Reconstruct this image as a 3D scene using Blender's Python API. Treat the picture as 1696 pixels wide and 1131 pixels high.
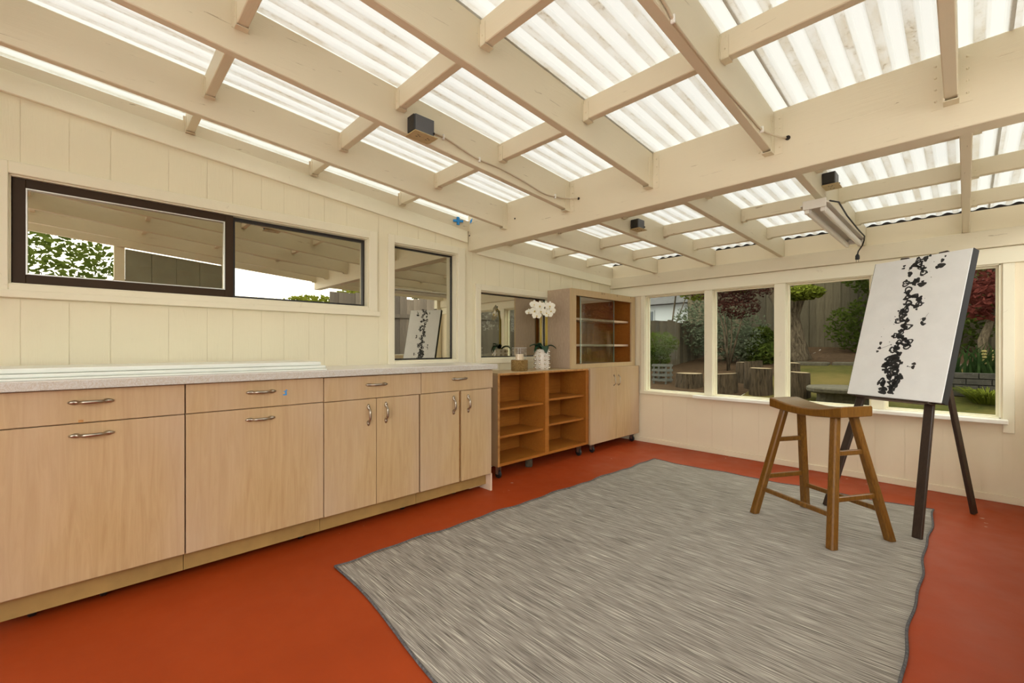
import bpy, bmesh, math, random
from mathutils import Vector, Matrix, noise as mnoise

for o in list(bpy.data.objects):
    bpy.data.objects.remove(o, do_unlink=True)
scene = bpy.context.scene
COL = scene.collection
rnd = random.Random(7)

# ------------------------------------------------------------------ camera
YAW = math.atan(752.0 / 727.0)
cam_d = bpy.data.cameras.new('camera')
cam_d.sensor_width = 36.0
cam_d.lens = 727.0 / 1696.0 * 36.0
cam_d.shift_y = 8.5 / 1696.0
cam_d.clip_start = 0.02
cam_d.clip_end = 200
cam = bpy.data.objects.new('camera', cam_d)
COL.objects.link(cam)
cam.location = (0, 0, 1.08)
cam.rotation_euler = (math.pi / 2, 0, YAW)
scene.camera = cam

# ------------------------------------------------------------------ sky (bright overcast) and exposure
SKY = 5.0
world = bpy.data.worlds.new('overcast_sky')
scene.world = world
world.use_nodes = True
bg = world.node_tree.nodes['Background']
bg.inputs['Color'].default_value = (1.0, 0.99, 0.945, 1)
bg.inputs['Strength'].default_value = SKY
vs = scene.view_settings
vs.view_transform = 'Standard'
vs.look = 'None'
vs.exposure = 0.0
vs.gamma = 1.0
vs.use_curve_mapping = False

# ------------------------------------------------------------------ material helpers
class NT:
    def __init__(self, name):
        self.m = bpy.data.materials.new(name)
        self.m.use_nodes = True
        self.t = self.m.node_tree
        self.t.nodes.clear()
        self.out = self.t.nodes.new('ShaderNodeOutputMaterial')
    def n(self, kind, **kw):
        nd = self.t.nodes.new('ShaderNode' + kind)
        for k, v in kw.items():
            setattr(nd, k, v)
        return nd
    def link(self, a, b):
        self.t.links.new(a, b)
    def coords(self, scale=(1, 1, 1), kind='Object', rot=(0, 0, 0)):
        tc = self.n('TexCoord')
        mp = self.n('Mapping')
        mp.inputs['Scale'].default_value = scale
        mp.inputs['Rotation'].default_value = rot
        self.link(tc.outputs[kind], mp.inputs['Vector'])
        return mp.outputs['Vector']
    def noise(self, vec, scale, detail=4, rough=0.55, dist=0.0):
        nd = self.n('TexNoise')
        nd.inputs['Scale'].default_value = scale
        nd.inputs['Detail'].default_value = detail
        nd.inputs['Roughness'].default_value = rough
        nd.inputs['Distortion'].default_value = dist
        self.link(vec, nd.inputs['Vector'])
        return nd.outputs['Fac']
    def ramp(self, fac, stops):
        r = self.n('ValToRGB')
        e = r.color_ramp.elements
        while len(e) < len(stops):
            e.new(0.5)
        for el, (p, c) in zip(e, stops):
            el.position = p
            el.color = (c[0], c[1], c[2], 1) if len(c) == 3 else c
        self.link(fac, r.inputs['Fac'])
        return r.outputs['Color']
    def mix(self, fac, a, b, mode='MIX'):
        nd = self.n('MixRGB', blend_type=mode)
        for s, v in ((nd.inputs['Fac'], fac), (nd.inputs['Color1'], a), (nd.inputs['Color2'], b)):
            if isinstance(v, (int, float)):
                s.default_value = v
            elif isinstance(v, tuple):
                s.default_value = (v[0], v[1], v[2], 1)
            else:
                self.link(v, s)
        return nd.outputs['Color']
    def bump(self, h, strength=0.3, dist=0.01):
        b = self.n('Bump')
        b.inputs['Strength'].default_value = strength
        b.inputs['Distance'].default_value = dist
        self.link(h, b.inputs['Height'])
        return b.outputs['Normal']
    def pbsdf(self, col, rough=0.5, metal=0.0, spec=0.5, normal=None, **kw):
        p = self.n('BsdfPrincipled')
        if isinstance(col, tuple):
            p.inputs['Base Color'].default_value = (col[0], col[1], col[2], 1)
        else:
            self.link(col, p.inputs['Base Color'])
        if isinstance(rough, (int, float)):
            p.inputs['Roughness'].default_value = rough
        else:
            self.link(rough, p.inputs['Roughness'])
        p.inputs['Metallic'].default_value = metal
        p.inputs['Specular IOR Level'].default_value = spec
        if normal is not None:
            self.link(normal, p.inputs['Normal'])
        for k, v in kw.items():
            p.inputs[k].default_value = v
        return p.outputs['BSDF']
    def done(self, sh):
        self.link(sh, self.out.inputs['Surface'])
        return self.m

M = {}
def plain(name, col, rough=0.5, metal=0.0, spec=0.5, var=0.0, vscale=6.0, bump=0.0, bscale=60.0):
    t = NT(name)
    v = t.coords()
    c = col
    if var > 0:
        f = t.noise(v, vscale, 5)
        lo = tuple(x * (1 - var) for x in col)
        hi = tuple(min(1, x * (1 + var)) for x in col)
        c = t.ramp(f, [(0.3, lo), (0.7, hi)])
    nm = None
    if bump > 0:
        nm = t.bump(t.noise(v, bscale, 6), bump, 0.004)
    M[name] = t.done(t.pbsdf(c, rough, metal, spec, nm))
    return M[name]

def painted_wood(name, col, grain=(1, 1, 1), crack=0.4, rough=0.55, scuff=None):
    """brushed paint over timber: faint tone drift, grain relief, a few hairline checks"""
    t = NT(name)
    v0 = t.coords()
    big = t.noise(v0, 1.7, 4)
    lo = tuple(x * 0.93 for x in col)
    c = t.ramp(big, [(0.3, lo), (0.75, col)])
    vg = t.coords(scale=grain)
    g = t.noise(vg, 14, 6, 0.65, 0.8)
    spk = t.noise(v0, 55, 3, 0.6)
    if scuff:
        s = t.ramp(spk, [(0.70, (0, 0, 0)), (0.78, (1, 1, 1))])
        s2 = t.noise(v0, 3.0, 3)
        s2 = t.ramp(s2, [(0.5, (0, 0, 0)), (0.7, (1, 1, 1))])
        f = t.mix(1.0, s, s2, 'MULTIPLY')
        c = t.mix(f, c, scuff)
    hair = t.ramp(g, [(0.0, (0, 0, 0)), (0.31, (0, 0, 0)), (0.33, (1, 1, 1))])
    c = t.mix(t.mix(1.0, hair, (1 - crack,) * 3, 'LIGHTEN'), (col[0] * 0.45, col[1] * 0.38, col[2] * 0.3), c)
    nm = t.bump(g, 0.25, 0.004)
    M[name] = t.done(t.pbsdf(c, rough, 0, 0.4, nm))

def wood(name, c1, c2, grain, scale=9, rough=0.45, c3=None, blot=1.3):
    t = NT(name)
    v = t.coords(scale=grain)
    g = t.noise(v, scale, 7, 0.6, 1.1)
    big = t.noise(t.coords(scale=tuple(min(1.0, max(0.25, x)) for x in grain)), blot, 3, 0.5, 0.4)
    c = t.ramp(g, [(0.3, c1), (0.7, c2)])
    if c3:
        c = t.mix(t.ramp(big, [(0.35, (0, 0, 0)), (0.7, (0.75, 0.75, 0.75))]), c, c3)
    nm = t.bump(g, 0.08, 0.002)
    M[name] = t.done(t.pbsdf(c, rough, 0, 0.4, nm))

CREAM = (0.87, 0.80, 0.585)
painted_wood('cream_wall', CREAM, (6, 6, 0.5), 0.05, 0.5)
painted_wood('cream_back', (0.86, 0.755, 0.55), (6, 6, 0.5), 0.05, 0.5)  # back wall cream with the floor's orange bounce tinted in
painted_wood('cream_trim', (0.88, 0.82, 0.63), (1, 1, 1), 0.15, 0.45)
painted_wood('beam_paint', (0.77, 0.685, 0.505), (5, 0.35, 5), 0.7, 0.5, (0.72, 0.62, 0.45))
painted_wood('beam_paint_x', (0.77, 0.685, 0.505), (0.35, 5, 5), 0.7, 0.5, (0.72, 0.62, 0.45))
plain('sill_white', (0.88, 0.85, 0.76), 0.35, var=0.04)
plain('siding_shade', (0.30, 0.30, 0.22), 0.6, var=0.08)  # cream siding in shade, the shade mixed into this grey green
plain('brown_metal', (0.045, 0.026, 0.013), 0.5, spec=0.2, var=0.1)
plain('black_frame', (0.016, 0.013, 0.012), 0.4)
plain('bead_silver', (0.7, 0.7, 0.68), 0.35, 0.6)
plain('nickel', (0.42, 0.37, 0.30), 0.28, 1.0, var=0.15, vscale=40)
plain('steel', (0.55, 0.55, 0.54), 0.35, 1.0)
plain('black_rubber', (0.012, 0.012, 0.013), 0.5)
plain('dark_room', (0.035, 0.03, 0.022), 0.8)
plain('white_panel', (0.82, 0.84, 0.78), 0.25, var=0.02)
plain('kick_tan', (0.35, 0.22, 0.07), 0.5, var=0.15, vscale=9)
plain('white_ply', (0.74, 0.57, 0.41), 0.5, var=0.05)
plain('fixture_white', (0.70, 0.66, 0.58), 0.4, var=0.06)
plain('tube_white', (0.86, 0.84, 0.78), 0.25)
plain('outlet_grey', (0.10, 0.10, 0.105), 0.45, var=0.1)
plain('outlet_dark', (0.022, 0.02, 0.018), 0.5)
plain('outlet_tan', (0.52, 0.40, 0.20), 0.5, var=0.1, vscale=60)
plain('cable_cream', (0.62, 0.53, 0.38), 0.5)
plain('tape_blue', (0.02, 0.28, 0.72), 0.6, var=0.12, vscale=60)
plain('hole_dark', (0.02, 0.014, 0.01), 0.9)
plain('wax', (0.82, 0.66, 0.46), 0.5)
plain('ceramic', (0.78, 0.72, 0.64), 0.3)
plain('stud_silver', (0.72, 0.68, 0.62), 0.15, 1.0)
plain('petal', (0.90, 0.88, 0.76), 0.5, var=0.04, vscale=30)
plain('petal_heart', (0.72, 0.55, 0.16), 0.5)
plain('stem_olive', (0.45, 0.33, 0.045), 0.45)
plain('leaf_orchid', (0.012, 0.055, 0.022), 0.35, var=0.3, vscale=20)
plain('soil_moss', (0.05, 0.04, 0.02), 0.9)
plain('canvas_white', (0.80, 0.80, 0.78), 0.55, var=0.03, vscale=12, bump=0.12, bscale=90)
plain('ink_black', (0.022, 0.022, 0.023), 0.4)
plain('canvas_edge', (0.018, 0.018, 0.018), 0.6)
plain('stone', (0.075, 0.061, 0.038), 0.9, var=0.4, vscale=30, bump=0.6, bscale=50)
plain('concrete', (0.50, 0.46, 0.40), 0.8, var=0.1, vscale=3)
plain('house_white', (0.44, 0.455, 0.47), 0.7)
plain('roof_shingle', (0.07, 0.065, 0.065), 0.9, var=0.3, vscale=8)
plain('window_dark', (0.03, 0.04, 0.05), 0.2)
plain('log_end', (0.27, 0.19, 0.105), 0.8, var=0.3, vscale=20)
plain('parasol_teal', (0.10, 0.30, 0.30), 0.7)
plain('crate_white', (0.12, 0.12, 0.105), 0.6)
plain('mortar', (0.020, 0.018, 0.015), 0.95)
plain('brick_grey', (0.052, 0.045, 0.037), 0.9, var=0.45, vscale=9, bump=0.5, bscale=60)
wood('ply_pale', (0.455, 0.298, 0.138), (0.565, 0.395, 0.205), (7, 7, 0.45), 6, 0.42, (0.53, 0.392, 0.27), 2.2)
wood('ply_hutch', (0.38, 0.27, 0.18), (0.58, 0.45, 0.32), (14, 14, 1.6), 12, 0.5, (0.44, 0.33, 0.25))
wood('ply_front', (0.54, 0.39, 0.21), (0.60, 0.45, 0.26), (10, 10, 0.6), 6, 0.45)
wood('orange_shelf', (0.36, 0.125, 0.016), (0.48, 0.185, 0.027), (6, 0.7, 6), 9, 0.4, (0.29, 0.095, 0.013), 2.5)
wood('orange_edge', (0.62, 0.33, 0.10), (0.34, 0.14, 0.04), (10, 2, 2), 9, 0.45)
wood('stool_wood', (0.085, 0.033, 0.005), (0.25, 0.115, 0.018), (11, 11, 1.4), 10, 0.28, (0.165, 0.066, 0.008), 3)
wood('easel_wood', (0.028, 0.016, 0.011), (0.05, 0.030, 0.020), (14, 14, 1.5), 8, 0.4)

def plank_wood(name, c1, c2):
    t = NT(name)
    g = t.noise(t.coords(scale=(9, 9, 0.8)), 6, 7, 0.65, 1.0)
    c = t.ramp(g, [(0.3, c1), (0.7, c2)])
    oi = t.n('ObjectInfo')
    v = t.ramp(oi.outputs['Random'], [(0.0, (0.62, 0.62, 0.62)), (1.0, (1.25, 1.22, 1.15))])
    c = t.mix(1.0, c, v, 'MULTIPLY')
    M[name] = t.done(t.pbsdf(c, 0.85, 0, 0.2, t.bump(g, 0.3, 0.004)))
def bark_mat(name, c1, c2, grain, sc):
    t = NT(name)
    g = t.noise(t.coords(scale=grain), sc, 8, 0.7, 0.9)
    c = t.ramp(g, [(0.36, c1), (0.62, c2)])
    M[name] = t.done(t.pbsdf(c, 0.9, 0, 0.15, t.bump(g, 0.9, 0.03)))
bark_mat('bark', (0.030, 0.021, 0.013), (0.20, 0.150, 0.100), (4, 4, 0.8), 5)
bark_mat('log_bark', (0.022, 0.015, 0.009), (0.125, 0.088, 0.055), (6, 6, 0.7), 6)
plank_wood('fence_wood', (0.075, 0.060, 0.040), (0.135, 0.112, 0.078))
plank_wood('fence_grey', (0.13, 0.108, 0.09), (0.20, 0.175, 0.15))

def make_special():
    # red painted concrete floor
    t = NT('floor_red')
    v = t.coords()
    a = t.noise(v, 1.3, 6, 0.6)
    c = t.ramp(a, [(0.25, (0.30, 0.038, 0.0045)), (0.55, (0.355, 0.047, 0.006)), (0.8, (0.335, 0.051, 0.010))])
    vo = t.n('TexVoronoi')
    vo.inputs['Scale'].default_value = 6.5
    wv = t.mix(0.06, v, t.noise(v, 60, 3), 'ADD')
    t.link(wv, vo.inputs['Vector'])
    near_ = t.ramp(vo.outputs['Distance'], [(0.045, (1, 1, 1)), (0.065, (0, 0, 0))])
    sepc = t.n('SeparateColor')
    t.link(vo.outputs['Color'], sepc.inputs[0])
    pick = t.ramp(sepc.outputs[0], [(0.30, (1, 1, 1)), (0.31, (0, 0, 0))])
    s = t.mix(1.0, near_, pick, 'MULTIPLY')
    c = t.mix(s, c, (0.55, 0.38, 0.30))
    sc = t.noise(t.coords(scale=(1, 1, 1)), 8, 6, 0.7)
    sc = t.ramp(sc, [(0.70, (0, 0, 0)), (0.82, (0.5, 0.5, 0.5))])
    c = t.mix(sc, c, (0.24, 0.034, 0.010))
    rg = t.ramp(t.noise(v, 4, 4), [(0.3, (0.42,) * 3), (0.7, (0.60,) * 3)])
    nm = t.bump(t.noise(v, 45, 5), 0.08, 0.003)
    M['floor_red'] = t.done(t.pbsdf(c, rg, 0, 0.25, nm))
    # flat-woven rug, threads run along X
    t = NT('rug_weave')
    v = t.coords(scale=(3.5, 190, 1))
    f1 = t.noise(v, 1.0, 3, 0.6)
    v2 = t.coords(scale=(9, 420, 1))
    f2 = t.noise(v2, 1.0, 2, 0.5)
    m = t.mix(0.5, f1, f2)
    c = t.ramp(m, [(0.37, (0.085, 0.073, 0.062)), (0.46, (0.24, 0.213, 0.183)), (0.54, (0.325, 0.293, 0.255)), (0.63, (0.62, 0.575, 0.49))])
    nm = t.bump(f2, 0.35, 0.002)
    M['rug_weave'] = t.done(t.pbsdf(c, 0.9, 0, 0.15, nm))
    plain('rug_binding', (0.10, 0.095, 0.10), 0.9, var=0.5, vscale=90)
    # translucent corrugated plastic with dirt lying in the valleys
    t = NT('roof_plastic')
    tc = t.n('TexCoord')
    sep = t.n('SeparateXYZ')
    t.link(tc.outputs['Object'], sep.inputs[0])
    mul = t.n('Math', operation='MULTIPLY')
    mul.inputs[1].default_value = 2 * math.pi / 0.0857
    t.link(sep.outputs[0], mul.inputs[0])
    ph_ = t.n('Math', operation='SUBTRACT')
    ph_.inputs[1].default_value = 2 * math.pi * 0.15
    t.link(mul.outputs[0], ph_.inputs[0])
    cs = t.n('Math', operation='COSINE')
    t.link(ph_.outputs[0], cs.inputs[0])
    val = t.ramp(cs.outputs[0], [(0.28, (0, 0, 0)), (0.46, (1, 1, 1))])   # 1 in the valleys, where dirt settles
    d1 = t.noise(t.coords(scale=(3, 1, 1)), 5, 6, 0.7)
    d1 = t.ramp(d1, [(0.42, (0.25,) * 3), (0.7, (1,) * 3)])
    spk = t.noise(t.coords(), 70, 3, 0.6)
    spk = t.ramp(spk, [(0.56, (0, 0, 0)), (0.66, (1, 1, 1))])
    dirt = t.mix(1.0, val, d1, 'MULTIPLY')
    c = t.mix(dirt, (0.355, 0.37, 0.36), (0.225, 0.205, 0.155))
    c = t.mix(t.mix(1.0, dirt, spk, 'MULTIPLY'), c, (0.11, 0.09, 0.055))
    blot = t.noise(t.coords(scale=(2.0, 1, 1)), 2.3, 5, 0.65)
    blot = t.ramp(blot, [(0.70, (0, 0, 0)), (0.78, (0.8, 0.8, 0.8))])
    c = t.mix(t.mix(1.0, blot, val, 'MULTIPLY'), c, (0.05, 0.042, 0.03))
    tr = t.n('BsdfTranslucent')
    t.link(c, tr.inputs['Color'])
    df = t.n('BsdfDiffuse')
    df.inputs['Color'].default_value = (0.75, 0.72, 0.66, 1)
    mx = t.n('MixShader')
    mx.inputs[0].default_value = 0.45
    t.link(df.outputs[0], mx.inputs[1])
    t.link(tr.outputs[0], mx.inputs[2])
    M['roof_plastic'] = t.done(mx.outputs[0])
    # glass types: clear part + mirror part
    def glass(name, base, grazing, tint, mirror=(1, 1, 1), rough=0.0):
        t = NT(name)
        lw = t.n('LayerWeight')
        lw.inputs['Blend'].default_value = 0.5
        mr = t.n('MapRange')
        mr.inputs['To Min'].default_value = base
        mr.inputs['To Max'].default_value = grazing
        t.link(lw.outputs['Facing'], mr.inputs['Value'])
        tp = t.n('BsdfTransparent')
        tp.inputs['Color'].default_value = (*tint, 1)
        gl = t.n('BsdfGlossy')
        gl.inputs['Roughness'].default_value = rough
        gl.inputs['Color'].default_value = (*mirror, 1)
        mx = t.n('MixShader')
        t.link(mr.outputs[0], mx.inputs[0])
        t.link(tp.outputs[0], mx.inputs[1])
        t.link(gl.outputs[0], mx.inputs[2])
        M[name] = t.done(mx.outputs[0])
    glass('glass_house', 0.52, 0.72, (0.6, 0.58, 0.5), (0.95, 0.92, 0.80))
    glass('glass_garden', 0.0, 0.05, (0.80, 0.82, 0.77))
    glass('glass_slider', 0.05, 0.40, (0.88, 0.93, 0.90))
    glass('glass_candle', 0.03, 0.35, (0.97, 0.97, 0.97))
    plain('glass_edge', (0.25, 0.42, 0.36), 0.2)
    # laminate
    t = NT('laminate_edge')
    v = t.coords()
    f = t.noise(v, 40, 4, 0.6, 3.0)
    c = t.ramp(f, [(0.44, (0.60, 0.585, 0.55)), (0.50, (0.50, 0.43, 0.33)), (0.56, (0.60, 0.585, 0.55))])
    M['laminate_edge'] = t.done(t.pbsdf(c, 0.35))
    plain('laminate_top', (0.74, 0.71, 0.66), 0.22, var=0.03, vscale=20)
    # pegged board strip above the plate
    t = NT('dimple_board')
    v = t.coords(scale=(26, 26, 42))
    vo = t.n('TexVoronoi')
    vo.inputs['Scale'].default_value = 1.0
    vo.inputs['Randomness'].default_value = 0.15
    t.link(v, vo.inputs['Vector'])
    h = t.ramp(vo.outputs['Distance'], [(0.12, (0, 0, 0)), (0.2, (1, 1, 1))])
    c = t.mix(h, (0.50, 0.40, 0.27), (0.80, 0.70, 0.51))
    M['dimple_board'] = t.done(t.pbsdf(c, 0.6, 0, 0.3, t.bump(h, 0.5, 0.004)))
    # rattan weave
    t = NT('rattan')
    w = t.n('TexWave', wave_type='BANDS', bands_direction='Z')
    w.inputs['Scale'].default_value = 38
    w.inputs['Distortion'].default_value = 9
    w.inputs['Detail Scale'].default_value = 6
    t.link(t.coords(), w.inputs['Vector'])
    c = t.ramp(w.outputs['Fac'], [(0.1, (0.17, 0.08, 0.015)), (0.45, (0.42, 0.24, 0.07)), (0.9, (0.62, 0.42, 0.16))])
    M['rattan'] = t.done(t.pbsdf(c, 0.6, 0, 0.3, t.bump(w.outputs['Fac'], 0.8, 0.006)))
    # garden ground
    def ground(name, a, b, c3, s):
        t = NT(name)
        v = t.coords()
        f = t.noise(v, s, 7, 0.7)
        g = t.noise(v, 0.9, 4)
        c = t.ramp(f, [(0.35, a), (0.62, b)])
        c = t.mix(t.ramp(g, [(0.4, (0, 0, 0)), (0.65, (1, 1, 1))]), c, c3)
        M[name] = t.done(t.pbsdf(c, 0.95, 0, 0.1, t.bump(f, 0.6, 0.03)))
    ground('lawn', (0.042, 0.048, 0.010), (0.085, 0.075, 0.018), (0.13, 0.095, 0.030), 14)
    ground('mulch', (0.030, 0.018, 0.010), (0.12, 0.07, 0.038), (0.05, 0.03, 0.016), 16)
    def foliage(name, a, b, sc=3.0):
        t = NT(name)
        f = t.noise(t.coords(), sc, 5, 0.7)
        c = t.ramp(f, [(0.3, a), (0.7, b)])
        d = t.n('BsdfDiffuse')
        t.link(c, d.inputs['Color'])
        tr = t.n('BsdfTranslucent')
        t.link(c, tr.inputs['Color'])
        mx = t.n('MixShader')
        mx.inputs[0].default_value = 0.35
        t.link(d.outputs[0], mx.inputs[1])
        t.link(tr.outputs[0], mx.inputs[2])
        M[name] = t.done(mx.outputs[0])
    foliage('leaf_green', (0.035, 0.055, 0.010), (0.115, 0.145, 0.028))
    foliage('leaf_bright', (0.075, 0.095, 0.012), (0.22, 0.24, 0.035))
    foliage('leaf_dark', (0.018, 0.028, 0.008), (0.05, 0.07, 0.017))
    foliage('leaf_sage', (0.085, 0.10, 0.065), (0.17, 0.19, 0.12))
    foliage('leaf_red', (0.10, 0.022, 0.018), (0.21, 0.06, 0.048))
    foliage('leaf_maroon', (0.028, 0.012, 0.010), (0.065, 0.024, 0.018))
    foliage('leaf_iris', (0.022, 0.045, 0.016), (0.06, 0.095, 0.03))
    foliage('bloom', (0.35, 0.28, 0.10), (0.5, 0.42, 0.2))
make_special()

# ------------------------------------------------------------------ mesh helpers
class MB:
    def __init__(self):
        self.v = []
        self.f = []
    def add(self, vs_, fs_):
        b = len(self.v)
        self.v += [Vector(p) for p in vs_]
        self.f += [tuple(i + b for i in f) for f in fs_]
        return self
    def box(self, x0, x1, y0, y1, z0, z1):
        return self.add([(x0, y0, z0), (x1, y0, z0), (x1, y1, z0), (x0, y1, z0), (x0, y0, z1), (x1, y0, z1), (x1, y1, z1), (x0, y1, z1)],
                        [(0, 3, 2, 1), (4, 5, 6, 7), (0, 1, 5, 4), (1, 2, 6, 5), (2, 3, 7, 6), (3, 0, 4, 7)])
    def prism(self, poly, axis, a0, a1):
        """poly: 2-D points in the two remaining axes (in x,y,z order), extruded along axis"""
        def P(p, a):
            q = list(p)
            q.insert(axis, a)
            return q
        n = len(poly)
        vs_ = [P(p, a0) for p in poly] + [P(p, a1) for p in poly]
        fs_ = [tuple(range(n)), tuple(range(2 * n - 1, n - 1, -1))] + [((i + 1) % n, i, i + n, (i + 1) % n + n) for i in range(n)]
        return self.add(vs_, fs_)
    def obox(self, c, ux, uy, uz, hx, hy, hz):
        c = Vector(c); ux = Vector(ux); uy = Vector(uy); uz = Vector(uz)
        vs_ = [c + ux * (sx * hx) + uy * (sy * hy) + uz * (sz * hz) for sz in (-1, 1) for sx, sy in ((-1, -1), (1, -1), (1, 1), (-1, 1))]
        return self.add(vs_, [(0, 3, 2, 1), (4, 5, 6, 7), (0, 1, 5, 4), (1, 2, 6, 5), (2, 3, 7, 6), (3, 0, 4, 7)])
    def bar(self, p0, p1, wx, wy, side=(0, 0, 1), wx1=None, wy1=None):
        """tapered rectangular bar from p0 to p1, horizontal ends"""
        p0 = Vector(p0); p1 = Vector(p1)
        d = (p1 - p0).normalized()
        s = Vector(side)
        u = s.cross(d)
        if u.length < 1e-4:
            u = Vector((1, 0, 0))
        u.normalize()
        w = d.cross(u).normalized()
        wx1 = wx if wx1 is None else wx1
        wy1 = wy if wy1 is None else wy1
        vs_ = []
        for p, a, b in ((p0, wx, wy), (p1, wx1, wy1)):
            for sa, sb in ((-1, -1), (1, -1), (1, 1), (-1, 1)):
                vs_.append(p + u * (sa * a / 2) + w * (sb * b / 2))
        return self.add(vs_, [(0, 3, 2, 1), (4, 5, 6, 7), (0, 1, 5, 4), (1, 2, 6, 5), (2, 3, 7, 6), (3, 0, 4, 7)])
    def tube(self, pts, r, n=8, cap=True):
        pts = [Vector(p) for p in pts]
        rs = r if isinstance(r, (list, tuple)) else [r] * len(pts)
        rings = []
        pu = None
        for i, p in enumerate(pts):
            a = pts[max(0, i - 1)]; b = pts[min(len(pts) - 1, i + 1)]
            d = (b - a).normalized()
            if pu is None:
                u = d.cross(Vector((0, 0, 1)))
                if u.length < 0.05:
                    u = d.cross(Vector((1, 0, 0)))
            else:
                u = pu - d * pu.dot(d)
            u.normalize(); pu = u
            w = d.cross(u)
            rings.append([p + (u * math.cos(2 * math.pi * k / n) + w * math.sin(2 * math.pi * k / n)) * rs[i] for k in range(n)])
        vs_ = [q for ring in rings for q in ring]
        fs_ = []
        for i in range(len(pts) - 1):
            for k in range(n):
                fs_.append((i * n + k, i * n + (k + 1) % n, (i + 1) * n + (k + 1) % n, (i + 1) * n + k))
        if cap:
            fs_.append(tuple(range(n - 1, -1, -1)))
            fs_.append(tuple(range((len(pts) - 1) * n, len(pts) * n)))
        return self.add(vs_, fs_)
    def lathe(self, prof, c=(0, 0, 0), n=20, axis=2, cap=True):
        vs_ = []
        for r, h in prof:
            for k in range(n):
                a = 2 * math.pi * k / n
                p = [r * math.cos(a), r * math.sin(a)]
                p.insert(axis, h)
                vs_.append((p[0] + c[0], p[1] + c[1], p[2] + c[2]))
        fs_ = []
        for i in range(len(prof) - 1):
            for k in range(n):
                fs_.append((i * n + k, i * n + (k + 1) % n, (i + 1) * n + (k + 1) % n, (i + 1) * n + k))
        if cap:
            fs_.append(tuple(range(n - 1, -1, -1)))
            fs_.append(tuple(range((len(prof) - 1) * n, len(prof) * n)))
        return self.add(vs_, fs_)
    def ball(self, c, r, n=8, m=5, sc=(1, 1, 1)):
        prof = []
        vs_ = [(c[0], c[1], c[2] - r * sc[2])]
        for i in range(1, m):
            ph = math.pi * i / m
            for k in range(n):
                a = 2 * math.pi * k / n
                vs_.append((c[0] + r * sc[0] * math.sin(ph) * math.cos(a), c[1] + r * sc[1] * math.sin(ph) * math.sin(a), c[2] - r * sc[2] * math.cos(ph)))
        vs_.append((c[0], c[1], c[2] + r * sc[2]))
        fs_ = [(0, 1 + (k + 1) % n, 1 + k) for k in range(n)]
        for i in range(m - 2):
            for k in range(n):
                fs_.append((1 + i * n + k, 1 + i * n + (k + 1) % n, 1 + (i + 1) * n + (k + 1) % n, 1 + (i + 1) * n + k))
        L = len(vs_) - 1
        fs_ += [(L, 1 + (m - 2) * n + k, 1 + (m - 2) * n + (k + 1) % n) for k in range(n)]
        return self.add(vs_, fs_)
    def bounds(self):
        return [(min(p[i] for p in self.v), max(p[i] for p in self.v)) for i in range(3)]

ROOT = {}
def root_of(o):
    while o.parent:
        o = o.parent
    return o
def build(name, mb, mat, parent=None, smooth=False, bevel=0.0, seg=2):
    me = bpy.data.meshes.new(name)
    if parent is None:
        b = mb.bounds()
        org = Vector(((b[0][0] + b[0][1]) / 2, (b[1][0] + b[1][1]) / 2, b[2][0]))
    else:
        org = Vector(root_of(parent).location)
    me.from_pydata([tuple(p - org) for p in mb.v], [], mb.f)
    bm = bmesh.new(); bm.from_mesh(me)
    bmesh.ops.recalc_face_normals(bm, faces=bm.faces)
    bm.to_mesh(me); bm.free()
    if smooth:
        for p in me.polygons:
            p.use_smooth = True
    me.materials.append(M[mat])
    o = bpy.data.objects.new(name, me)
    COL.objects.link(o)
    if parent is None:
        o.location = org
    else:
        o.parent = parent
    if bevel > 0:
        md = o.modifiers.new('bevel', 'BEVEL')
        md.width = bevel; md.segments = seg; md.limit_method = 'ANGLE'
    return o
def sheet(name, mb, mat, parent=None, smooth=False):
    """like build, but keeps face winding (open surfaces, leaf clouds)"""
    me = bpy.data.meshes.new(name)
    if parent is None:
        b = mb.bounds()
        org = Vector(((b[0][0] + b[0][1]) / 2, (b[1][0] + b[1][1]) / 2, b[2][0]))
    else:
        org = Vector(root_of(parent).location)
    me.from_pydata([tuple(p - org) for p in mb.v], [], mb.f)
    if smooth:
        me.polygons.foreach_set('use_smooth', [True] * len(me.polygons))
    me.materials.append(M[mat])
    o = bpy.data.objects.new(name, me)
    COL.objects.link(o)
    if parent is None:
        o.location = org
    else:
        o.parent = parent
    return o
def empty(name, loc):
    o = bpy.data.objects.new(name, None)
    o.empty_display_size = 0.1
    COL.objects.link(o)
    o.location = loc
    return o
def tag(o, label=None, cat=None, group=None, kind=None):
    if label: o['label'] = label
    if cat: o['category'] = cat
    if group: o['group'] = group
    if kind: o['kind'] = kind
    return o
def thing(name, loc, label, cat, group=None):
    return tag(empty(name, loc), label, cat, group)
def copy_tree(o, parent=None):
    c = o.copy(); COL.objects.link(c); c.parent = parent
    for ch in o.children:
        copy_tree(ch, c)
    return c

# ------------------------------------------------------------------ room numbers (metres; camera at the origin, +Y along the left wall)
XL, YB, XR, YN = -2.979, 4.556, 0.42, -1.65
BY0, BY1, BZ0, BZ1 = 2.352, 2.442, 1.898, 2.203          # main beam
def zn(y): return 2.003 + 0.08 * (2.35 - y)               # underside of the near rafters
def zf(y): return 1.893 + 0.022 * (YB - y)                # underside of the far rafters
RD = 0.195                                                # rafter depth
def tn(y): return zn(y) + RD                              # roof plane over the near rafters
def tf(y): return 2.052 + 0.039 * (YB - y)                # roof plane over the far rafters
NEAR_X = [-2.502, -1.886, -1.278, -0.655, -0.039, 0.40]
FAR_X = [-2.40, -1.775, -1.167, -0.585, 0.0, 0.40]
def trim_n(y): return 2.211 - 0.0935 * (y + 0.276)        # lower edge of the sloping trim, near part
def trim_f(y): return 1.888 - 0.0375 * (y - 2.35)

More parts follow.
